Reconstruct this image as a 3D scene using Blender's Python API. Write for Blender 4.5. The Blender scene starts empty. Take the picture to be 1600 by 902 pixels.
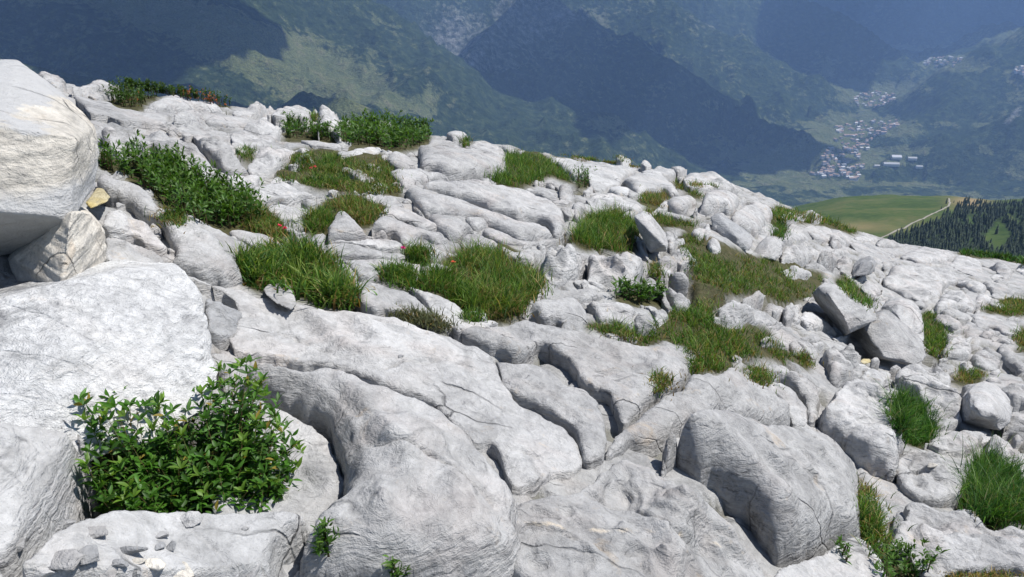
import bpy, bmesh, math, random
import numpy as np
from mathutils import Vector, geometry
S = bpy.context.scene
COL = S.collection
rnd = random.Random(7)
nrg = np.random.default_rng(11)

# ------------------------------------------------------------------ camera, world, sun, exposure
PITCH = math.radians(22.0); HFOV = math.radians(67.0); FOC = 800 / math.tan(HFOV / 2)
CW, CH = 1600, 902
cam = bpy.data.objects.new('camera', bpy.data.cameras.new('camera')); COL.objects.link(cam)
cam.location = (0, 0, 0); cam.rotation_euler = (math.pi / 2 - PITCH, 0, 0)
cam.data.sensor_fit = 'HORIZONTAL'; cam.data.angle = HFOV
cam.data.clip_start = 0.05; cam.data.clip_end = 60000
S.camera = cam
SUN_EL = math.radians(61); SUN_AZ = math.radians(84)      # azimuth measured from +Y towards +X
SUNV = Vector((math.sin(SUN_AZ) * math.cos(SUN_EL), math.cos(SUN_AZ) * math.cos(SUN_EL), math.sin(SUN_EL)))
w = bpy.data.worlds.new('World'); S.world = w; w.use_nodes = True
nt = w.node_tree; nt.nodes.clear()
sky = nt.nodes.new('ShaderNodeTexSky'); sky.sky_type = 'NISHITA'; sky.sun_disc = False
sky.sun_elevation = SUN_EL; sky.sun_rotation = SUN_AZ; sky.altitude = 1900
bg = nt.nodes.new('ShaderNodeBackground'); bg.inputs[1].default_value = 0.09
wo = nt.nodes.new('ShaderNodeOutputWorld')
nt.links.new(sky.outputs[0], bg.inputs[0]); nt.links.new(bg.outputs[0], wo.inputs[0])
sl = bpy.data.lights.new('sun', 'SUN'); sl.energy = 4.8; sl.angle = math.radians(0.53); sl.color = (1, 0.965, 0.92)
so = bpy.data.objects.new('sun', sl); COL.objects.link(so); so.rotation_euler = (-SUNV).to_track_quat('-Z', 'Y').to_euler()
S.view_settings.view_transform = 'Standard'; S.view_settings.look = 'None'
S.view_settings.exposure = 0.53; S.view_settings.gamma = 1.0; S.view_settings.use_curve_mapping = False
S.cycles.volume_bounces = 1; S.cycles.max_bounces = 6; S.cycles.transparent_max_bounces = 6
S.cycles.use_denoising = True

# ------------------------------------------------------------------ pixel <-> world
cp, sp = math.cos(PITCH), math.sin(PITCH)
def rays(px, py):
    """azimuth and downward slope (drop per metre of horizontal run) of the line of sight through photograph pixels"""
    u = (np.asarray(px, float) - 800) / FOC; v = (451 - np.asarray(py, float)) / FOC
    dx = u; dy = cp + v * sp; dz = -sp + v * cp
    return np.arctan2(dx, dy), -dz / np.hypot(dx, dy)
def project(x, y, z):
    d = y * cp - z * sp; d = np.where(d < 0.05, 0.05, d)
    return 800 + FOC * x / d, 451 - FOC * (y * sp + z * cp) / d
def at(px, py, r):
    a, t = rays(px, py); return np.stack([r * np.sin(a), r * np.cos(a), -t * r], -1)

# the slope one stands on: along every azimuth a parabola z = -(h + m r + k r^2)
EYE = 1.6
class Slope:
    def __init__(s, h, px, py, T, lin=0.62):
        a, t = rays(px, py); o = np.argsort(a)
        s.h, s.a, s.t, s.T, s.lin = h, a[o], t[o], np.asarray(T, float)[o], lin
    def mk(s, az):
        t = np.interp(az, s.a, s.t); T = np.interp(az, s.a, s.T)
        return t - 2 * s.h / T, s.h / T ** 2
    def z(s, x, y):
        r = np.hypot(x, y); m, k = s.mk(np.arctan2(x, y))
        rl = np.maximum((s.lin - m) / (2 * k), 0)         # from here on a straight slope
        q = np.minimum(r, rl)
        return -(s.h + m * q + k * q * q) - np.maximum(r - rl, 0) * s.lin
    def hit(s, px, py, up=0.0):
        """horizontal distance at which the sight line meets the surface raised by up"""
        a, t = rays(px, py); m, k = s.mk(a)
        b = t - m; d = b * b - 4 * k * (s.h - up)
        return (b - np.sqrt(np.maximum(d, 0))) / (2 * k), a, t
    def point(s, px, py, up=0.0):
        r, a, t = s.hit(px, py, up)
        return np.stack([r * np.sin(a), r * np.cos(a), -t * r], -1)
BASE = Slope(EYE, [-900, -200, 0, 150, 400, 560, 700, 900, 1140, 1280, 1400, 1600, 1800, 2600],
             [50, 92, 112, 138, 171, 194, 215, 249, 287, 342, 380, 411, 434, 514],
             [8, 8, 9, 10, 12, 11.5, 12.5, 14, 17, 23, 30, 40, 45, 45])
HILL = Slope(150, [-400, 900, 1100, 1180, 1250, 1320, 1400, 1480, 1530, 1560, 1600, 1900],
             [470, 430, 372, 345, 322, 311, 307, 308, 312, 316, 314, 300], [1500] * 12, lin=0.7)

# ------------------------------------------------------------------ noise in numpy
def _h(ix, iy, iz, s):
    n = (ix * 374761393 + iy * 668265263 + iz * 1274126177 + s * 974711) & 0xFFFFFFFF
    n = ((n ^ (n >> 13)) * 1103515245) & 0xFFFFFFFF
    n = ((n ^ (n >> 16)) * 2654435761) & 0xFFFFFFFF
    return (n ^ (n >> 15)) & 0xFFFFFFFF
def noise(x, y, z=None, seed=0):
    """value noise in -1..1"""
    x = np.asarray(x, float); y = np.asarray(y, float)
    z = np.zeros_like(x) if z is None else np.asarray(z, float)
    ix, iy, iz = (np.floor(v).astype(np.int64) for v in (x, y, z))
    fx, fy, fz = x - ix, y - iy, z - iz
    fx, fy, fz = (f * f * f * (f * (f * 6 - 15) + 10) for f in (fx, fy, fz))
    def g(a, b, c): return _h(ix + a, iy + b, iz + c, seed) / 2147483648.0 - 1
    def L(a, b, f): return a + (b - a) * f
    return L(L(L(g(0,0,0), g(1,0,0), fx), L(g(0,1,0), g(1,1,0), fx), fy), L(L(g(0,0,1), g(1,0,1), fx), L(g(0,1,1), g(1,1,1), fx), fy), fz)
def fbm(x, y, z=None, o=4, seed=0, gain=0.5):
    s = 0; a = 1; f = 1; z = np.zeros_like(x) if z is None else z
    for i in range(o):
        s = s + a * noise(x * f + 17.3 * i, y * f + 5.1 * i, z * f + 9.7 * i, seed + i); a *= gain; f *= 2.03
    return s
def ridged(x, y, o=5, seed=0):
    s = 0; a = 0.5; f = 1; wgt = 1
    for i in range(o):
        n = (1 - np.abs(noise(x * f + 3.3 * i, y * f + 7.7 * i, None, seed + i))) ** 2
        s = s + a * n * wgt; wgt = np.clip(n * 1.6, 0, 1); a *= 0.5; f *= 2.1
    return s
def voro(x, y, seed=0):
    """distance to the nearest and second nearest feature point"""
    ix, iy = np.floor(x).astype(np.int64), np.floor(y).astype(np.int64)
    f1 = np.full(x.shape, 9.0); f2 = np.full(x.shape, 9.0); cid = np.zeros(x.shape)
    for a in (-1, 0, 1):
        for b in (-1, 0, 1):
            h = _h(ix + a, iy + b, 0 * ix, seed); h2 = _h(ix + a, iy + b, 0 * ix + 1, seed)
            d = np.hypot(ix + a + h / 4294967296.0 - x, iy + b + h2 / 4294967296.0 - y)
            nw = d < f1; f2 = np.where(nw, f1, np.minimum(f2, d)); cid = np.where(nw, h / 4294967296.0, cid); f1 = np.where(nw, d, f1)
    return f1, f2, cid
def inside(px, py, poly):
    poly = np.asarray(poly, float); c = np.zeros(np.shape(px), bool)
    for (x0, y0), (x1, y1) in zip(poly, np.roll(poly, -1, 0)):
        if y0 == y1: continue
        c ^= ((y0 > py) != (y1 > py)) & (px < (x1 - x0) * (py - y0) / (y1 - y0) + x0)
    return c

# ------------------------------------------------------------------ object helpers
def mesh_obj(name, V, F, mat, parent=None, smooth=True, loc=None, cols=None, mats=None, midx=None):
    V = np.asarray(V, np.float64); loc = np.zeros(3) if loc is None else np.asarray(loc, float)
    me = bpy.data.meshes.new(name)
    if isinstance(F, np.ndarray):
        n, k = F.shape
        me.vertices.add(len(V)); me.vertices.foreach_set('co', (V - loc).astype(np.float32).ravel())
        me.loops.add(n * k); me.loops.foreach_set('vertex_index', F.astype(np.int32).ravel())
        me.polygons.add(n); me.polygons.foreach_set('loop_start', np.arange(0, n * k, k, dtype=np.int32))
        me.update(calc_edges=True)
    else:
        me.from_pydata([tuple(v) for v in (V - loc)], [], F)
    if smooth: me.polygons.foreach_set('use_smooth', np.ones(len(me.polygons), bool))
    for m_ in (mats or [mat]): me.materials.append(m_)
    if midx is not None: me.polygons.foreach_set('material_index', np.asarray(midx, np.int32))
    if cols is not None:
        ca = me.color_attributes.new('Col', 'FLOAT_COLOR', 'POINT')
        c = np.ones((len(V), 4), np.float32); c[:, :cols.shape[1]] = cols
        ca.data.foreach_set('color', c.ravel())
    me.update()
    o = bpy.data.objects.new(name, me); COL.objects.link(o); o.location = loc
    if parent: o.parent = parent
    return o
def tag(o, label=None, cat=None, group=None, kind=None):
    for k, v in (('label', label), ('category', cat), ('group', group), ('kind', kind)):
        if v: o[k] = v
    return o
def empty(name, loc):
    o = bpy.data.objects.new(name, None); COL.objects.link(o); o.location = loc; o.empty_display_size = 0.1; return o

# ------------------------------------------------------------------ materials
def new_mat(name):
    m = bpy.data.materials.new(name); m.use_nodes = True; t = m.node_tree
    return m, t, t.nodes['Principled BSDF'], t.nodes, t.links
def ramp(N, stops, interp='LINEAR'):
    r = N.new('ShaderNodeValToRGB'); e = r.color_ramp.elements; r.color_ramp.interpolation = interp
    while len(e) < len(stops): e.new(0.5)
    for el, (p, c) in zip(e, stops): el.position = p; el.color = (*c, 1) if len(c) == 3 else (c[0],) * 3 + (1,)
    return r
def ntex(N, L, vec, scale, detail=4, rough=0.55, dist=0.0):
    n = N.new('ShaderNodeTexNoise'); n.inputs['Scale'].default_value = scale; n.inputs['Detail'].default_value = detail
    n.inputs['Roughness'].default_value = rough; n.inputs['Distortion'].default_value = dist; L.new(vec, n.inputs['Vector']); return n.outputs['Fac']
def mth(N, L, op, a, b=None, c=None, clamp=False):
    n = N.new('ShaderNodeMath'); n.operation = op; n.use_clamp = clamp
    for i, v in enumerate((a, b, c)):
        if v is None: continue
        if isinstance(v, (int, float)): n.inputs[i].default_value = v
        else: L.new(v, n.inputs[i])
    return n.outputs[0]
def mixc(N, L, f, a, b, blend='MIX'):
    n = N.new('ShaderNodeMix'); n.data_type = 'RGBA'; n.blend_type = blend
    for s_, v in ((n.inputs[0], f), (n.inputs[6], a), (n.inputs[7], b)):
        if isinstance(v, (int, float)): s_.default_value = v
        elif isinstance(v, tuple): s_.default_value = (*v, 1)
        else: L.new(v, s_)
    return n.outputs[2]
def rock_mat(name, base=(0.455, 0.452, 0.445), dark=(0.23, 0.23, 0.235), warm=(0.47, 0.41, 0.38), warm_amt=0.35, bump=1.0, strata=1.0, lichen=0.42, mott=.73, crk=.6):
    m, t, P, N, L = new_mat(name)
    g = N.new('ShaderNodeNewGeometry'); oi = N.new('ShaderNodeObjectInfo')
    pos = g.outputs['Position']
    sep = N.new('ShaderNodeSeparateXYZ'); L.new(pos, sep.inputs[0])
    # warped height, so that bedding lines undulate
    wz = mth(N, L, 'MULTIPLY_ADD', ntex(N, L, pos, 1.7, 3), 0.22, sep.outputs[2])
    cmb = N.new('ShaderNodeCombineXYZ')
    L.new(mth(N, L, 'MULTIPLY', sep.outputs[0], 13.0), cmb.inputs[0]); L.new(mth(N, L, 'MULTIPLY', sep.outputs[1], 13.0), cmb.inputs[1])
    L.new(mth(N, L, 'MULTIPLY', wz, 62.0), cmb.inputs[2])
    st = ntex(N, L, cmb.outputs[0], 1.0, 5, 0.62, 0.4)
    stc = mth(N, L, 'MULTIPLY', mth(N, L, 'SUBTRACT', st, 0.5), 1.0)
    big = ntex(N, L, pos, 1.3, 5, 0.6); mid = ntex(N, L, pos, 7, 6, 0.62); fine = ntex(N, L, pos, 55, 7, 0.7); pit = ntex(N, L, pos, 22, 5, 0.7, 1.2)
    r1 = ramp(N, [(0.30, dark), (0.43, tuple((a + b) / 2 for a, b in zip(dark, base))), (0.55, base), (0.75, tuple(min(1, c * 1.14) for c in base))])
    mixv = mth(N, L, 'ADD', mth(N, L, 'MULTIPLY', big, 0.45), mth(N, L, 'ADD', mth(N, L, 'MULTIPLY', mid, 0.3), mth(N, L, 'MULTIPLY', pit, 0.32)))
    L.new(mixv, r1.inputs[0])
    wr = ramp(N, [(0.50, (0,)), (0.68, (1,))]); L.new(ntex(N, L, pos, 2.6, 4, 0.6, 0.6), wr.inputs[0])
    c = mixc(N, L, mth(N, L, 'MULTIPLY', wr.outputs[0], warm_amt), r1.outputs[0], warm)
    # thin dark seams of the bedding, seen on the steep sides
    nz = N.new('ShaderNodeSeparateXYZ'); L.new(g.outputs['True Normal'], nz.inputs[0])
    steep = ramp(N, [(0.55, (1,)), (0.97, (0.15,))]); L.new(mth(N, L, 'ABSOLUTE', nz.outputs[2]), steep.inputs[0])
    sr = ramp(N, [(0.30, (1,)), (0.42, (0,))]); L.new(st, sr.inputs[0])
    c = mixc(N, L, mth(N, L, 'MULTIPLY', mth(N, L, 'MULTIPLY', sr.outputs[0], steep.outputs[0]), 0.75 * strata), c, tuple(v * 0.5 for v in dark))
    # small pits and dark specks
    pr = ramp(N, [(0.28, (1,)), (0.36, (0,))]); L.new(pit, pr.inputs[0])
    c = mixc(N, L, mth(N, L, 'MULTIPLY', pr.outputs[0], 0.6), c, tuple(v * 0.5 for v in dark))
    sn = ramp(N, [(.61, (0,)), (.70, (1,))]); L.new(ntex(N, L, pos, 5.2, 7, .68, .8), sn.inputs[0])
    c = mixc(N, L, mth(N, L, 'MULTIPLY', sn.outputs[0], .55), c, (.50, .41, .31))
    lr = ramp(N, [(0.60, (0,)), (0.70, (1,))]); L.new(ntex(N, L, pos, 11, 6, 0.75), lr.inputs[0])
    c = mixc(N, L, mth(N, L, 'MULTIPLY', lr.outputs[0], lichen), c, (0.22, 0.215, 0.21))
    fr = ramp(N, [(0.3, (0.86,)), (0.7, (1.08,))]); L.new(fine, fr.inputs[0])
    c = mixc(N, L, 1.0, c, fr.outputs[0], 'MULTIPLY')
    # thin grey run-off streaks and tonal mottling
    m2 = ramp(N, [(.36, (mott,)), (.56, (1.0,)), (.72, (1.1,))]); L.new(ntex(N, L, cmb.outputs[0], .22, 6, .7, 1.0), m2.inputs[0])
    c = mixc(N, L, 1.0, c, m2.outputs[0], 'MULTIPLY')
    ov = ramp(N, [(0, (0.84,)), (1, (1.08,))]); L.new(oi.outputs['Random'], ov.inputs[0])
    c = mixc(N, L, 1.0, c, ov.outputs[0], 'MULTIPLY')
    vo = N.new('ShaderNodeTexVoronoi'); vo.feature = 'DISTANCE_TO_EDGE'; vo.inputs['Scale'].default_value = 1.0
    wv = N.new('ShaderNodeVectorMath'); wv.operation = 'MULTIPLY_ADD'; nzc = N.new('ShaderNodeTexNoise'); nzc.inputs['Scale'].default_value = 4; nzc.inputs['Detail'].default_value = 5; L.new(pos, nzc.inputs['Vector'])
    L.new(nzc.outputs['Color'], wv.inputs[0]); wv.inputs[1].default_value = (.14, .14, .14); L.new(pos, wv.inputs[2]); mpg = N.new('ShaderNodeMapping'); mpg.inputs['Rotation'].default_value = (0, 0, math.radians(50)); mpg.inputs['Scale'].default_value = (.95, 3.4, 2.2); L.new(wv.outputs[0], mpg.inputs['Vector']); L.new(mpg.outputs[0], vo.inputs['Vector'])
    cr = ramp(N, [(.0, (1,)), (.016, (0,))]); L.new(vo.outputs['Distance'], cr.inputs[0])
    cm = ramp(N, [(.50, (0,)), (.60, (1,))]); L.new(ntex(N, L, pos, 1.9, 3), cm.inputs[0])
    crack = mth(N, L, 'MULTIPLY', cr.outputs[0], cm.outputs[0])
    c = mixc(N, L, mth(N, L, 'MULTIPLY', crack, crk), c, tuple(v * .45 for v in dark))
    L.new(c, P.inputs['Base Color']); P.inputs['Roughness'].default_value = 0.9; P.inputs['Specular IOR Level'].default_value = 0.25
    h = mth(N, L, 'ADD', mth(N, L, 'MULTIPLY', mid, 0.020), mth(N, L, 'MULTIPLY', fine, 0.0080))
    h = mth(N, L, 'ADD', h, mth(N, L, 'MULTIPLY', pit, 0.014))
    h = mth(N, L, 'ADD', h, mth(N, L, 'MULTIPLY', mth(N, L, 'MULTIPLY', st, steep.outputs[0]), 0.02 * strata))
    h = mth(N, L, 'SUBTRACT', h, mth(N, L, 'MULTIPLY', crack, .02 * crk))
    b = N.new('ShaderNodeBump'); b.inputs['Strength'].default_value = 1.0 * bump; b.inputs['Distance'].default_value = 1.0
    L.new(h, b.inputs['Height']); L.new(b.outputs[0], P.inputs['Normal'])
    return m
M_ROCK = rock_mat('limestone')
M_PALE = rock_mat('bleached_limestone', base=(0.50, 0.50, 0.495), dark=(0.33, 0.33, 0.33), warm=(0.53, 0.49, 0.45), strata=0.6)
M_WHITE = rock_mat('fresh_white_limestone', base=(0.72, 0.72, 0.71), dark=(0.30, 0.30, 0.31), warm=(0.72, 0.66, 0.60), strata=0.8, bump=1.6, lichen=0.45, mott=.85, crk=.12)
M_CREAM = rock_mat('cream_limestone', base=(0.60, 0.565, 0.50), dark=(0.34, 0.33, 0.31), warm=(0.62, 0.54, 0.44), warm_amt=0.6, strata=0.5, bump=0.9, crk=.9)
M_GREY = rock_mat('grey_limestone', base=(0.34, 0.345, 0.35), dark=(0.19, 0.19, 0.195), warm_amt=0.15, strata=0.7)
M_YEL = rock_mat('lichen_yellow_stone', base=(0.50, 0.44, 0.28), dark=(0.3, 0.24, 0.12), warm=(0.55, 0.42, 0.12), warm_amt=0.8)
def leaf_mat(name, trans=0.3, rough=0.5, spec=0.3, tint=(1, 1, 1)):
    m, t, P, N, L = new_mat(name)
    a = N.new('ShaderNodeVertexColor'); a.layer_name = 'Col'
    c = mixc(N, L, 1.0, a.outputs[0], tint, 'MULTIPLY')
    L.new(c, P.inputs['Base Color']); P.inputs['Roughness'].default_value = rough; P.inputs['Specular IOR Level'].default_value = spec
    tr = N.new('ShaderNodeBsdfTranslucent'); L.new(mixc(N, L, 1.0, c, (1.5, 1.6, 0.7), 'MULTIPLY'), tr.inputs[0])
    mx = N.new('ShaderNodeMixShader'); mx.inputs[0].default_value = trans
    L.new(P.outputs[0], mx.inputs[1]); L.new(tr.outputs[0], mx.inputs[2]); L.new(mx.outputs[0], N['Material Output'].inputs[0])
    return m
M_GRASS = leaf_mat('grass_blades', 0.35, 0.55, 0.25)
M_LEAF = leaf_mat('glossy_leaves', 0.34, 0.5, 0.35)
M_STEM = leaf_mat('stems', 0.0, 0.7, 0.2)
M_PETAL = leaf_mat('petals', 0.3, 0.6, 0.2)
def ground_mat():
    m = rock_mat('slope_ground', base=(0.40, 0.40, 0.395), dark=(0.2, 0.2, 0.2))
    t = m.node_tree; N, L = t.nodes, t.links; P = N['Principled BSDF']
    old = P.inputs['Base Color'].links[0].from_socket
    a = N.new('ShaderNodeVertexColor'); a.layer_name = 'Col'; s_ = N.new('ShaderNodeSeparateColor'); L.new(a.outputs[0], s_.inputs[0])
    g = N.new('ShaderNodeNewGeometry')
    r = ramp(N, [(0.25, (0.030, 0.022, 0.014)), (0.5, (0.055, 0.055, 0.02)), (0.72, (0.10, 0.08, 0.045))]); L.new(ntex(N, L, g.outputs['Position'], 9, 6, 0.7), r.inputs[0])
    L.new(mixc(N, L, s_.outputs[0], old, r.outputs[0]), P.inputs['Base Color'])
    return m
M_GROUND = ground_mat()
# ------------------------------------------------------------------ outlines of the rocks, each as it stands on the slope
# views: origin and scale of the enlargements in which outlines were measured
VW = {'T1': (100, 100, 4.51), 'T2': (400, 150, 4.51), 'T3': (600, 180, 4.51), 'T4': (860, 220, 4.51), 'T5': (1100, 260, 4.51), 'T6': (1300, 330, 4.51),
      'T7': (1300, 480, 4.51), 'T8': (1100, 420, 4.51), 'L1': (0, 150, 4.51), 'L2': (0, 330, 4.51), 'L3': (250, 330, 4.51), 'L4': (480, 330, 4.51),
      'L5': (780, 360, 4.51), 'M1': (300, 470, 3.007), 'M2': (650, 470, 3.007), 'M3': (950, 560, 3.007), 'Q0': (0, 600, 2.9875), 'Q3': (1200, 600, 2.9875), 'F': (0, 0, 1)}
def px(view, pts):
    x, y, s = VW[view]; p = np.array(pts, float); return p / s + (x, y)
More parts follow.
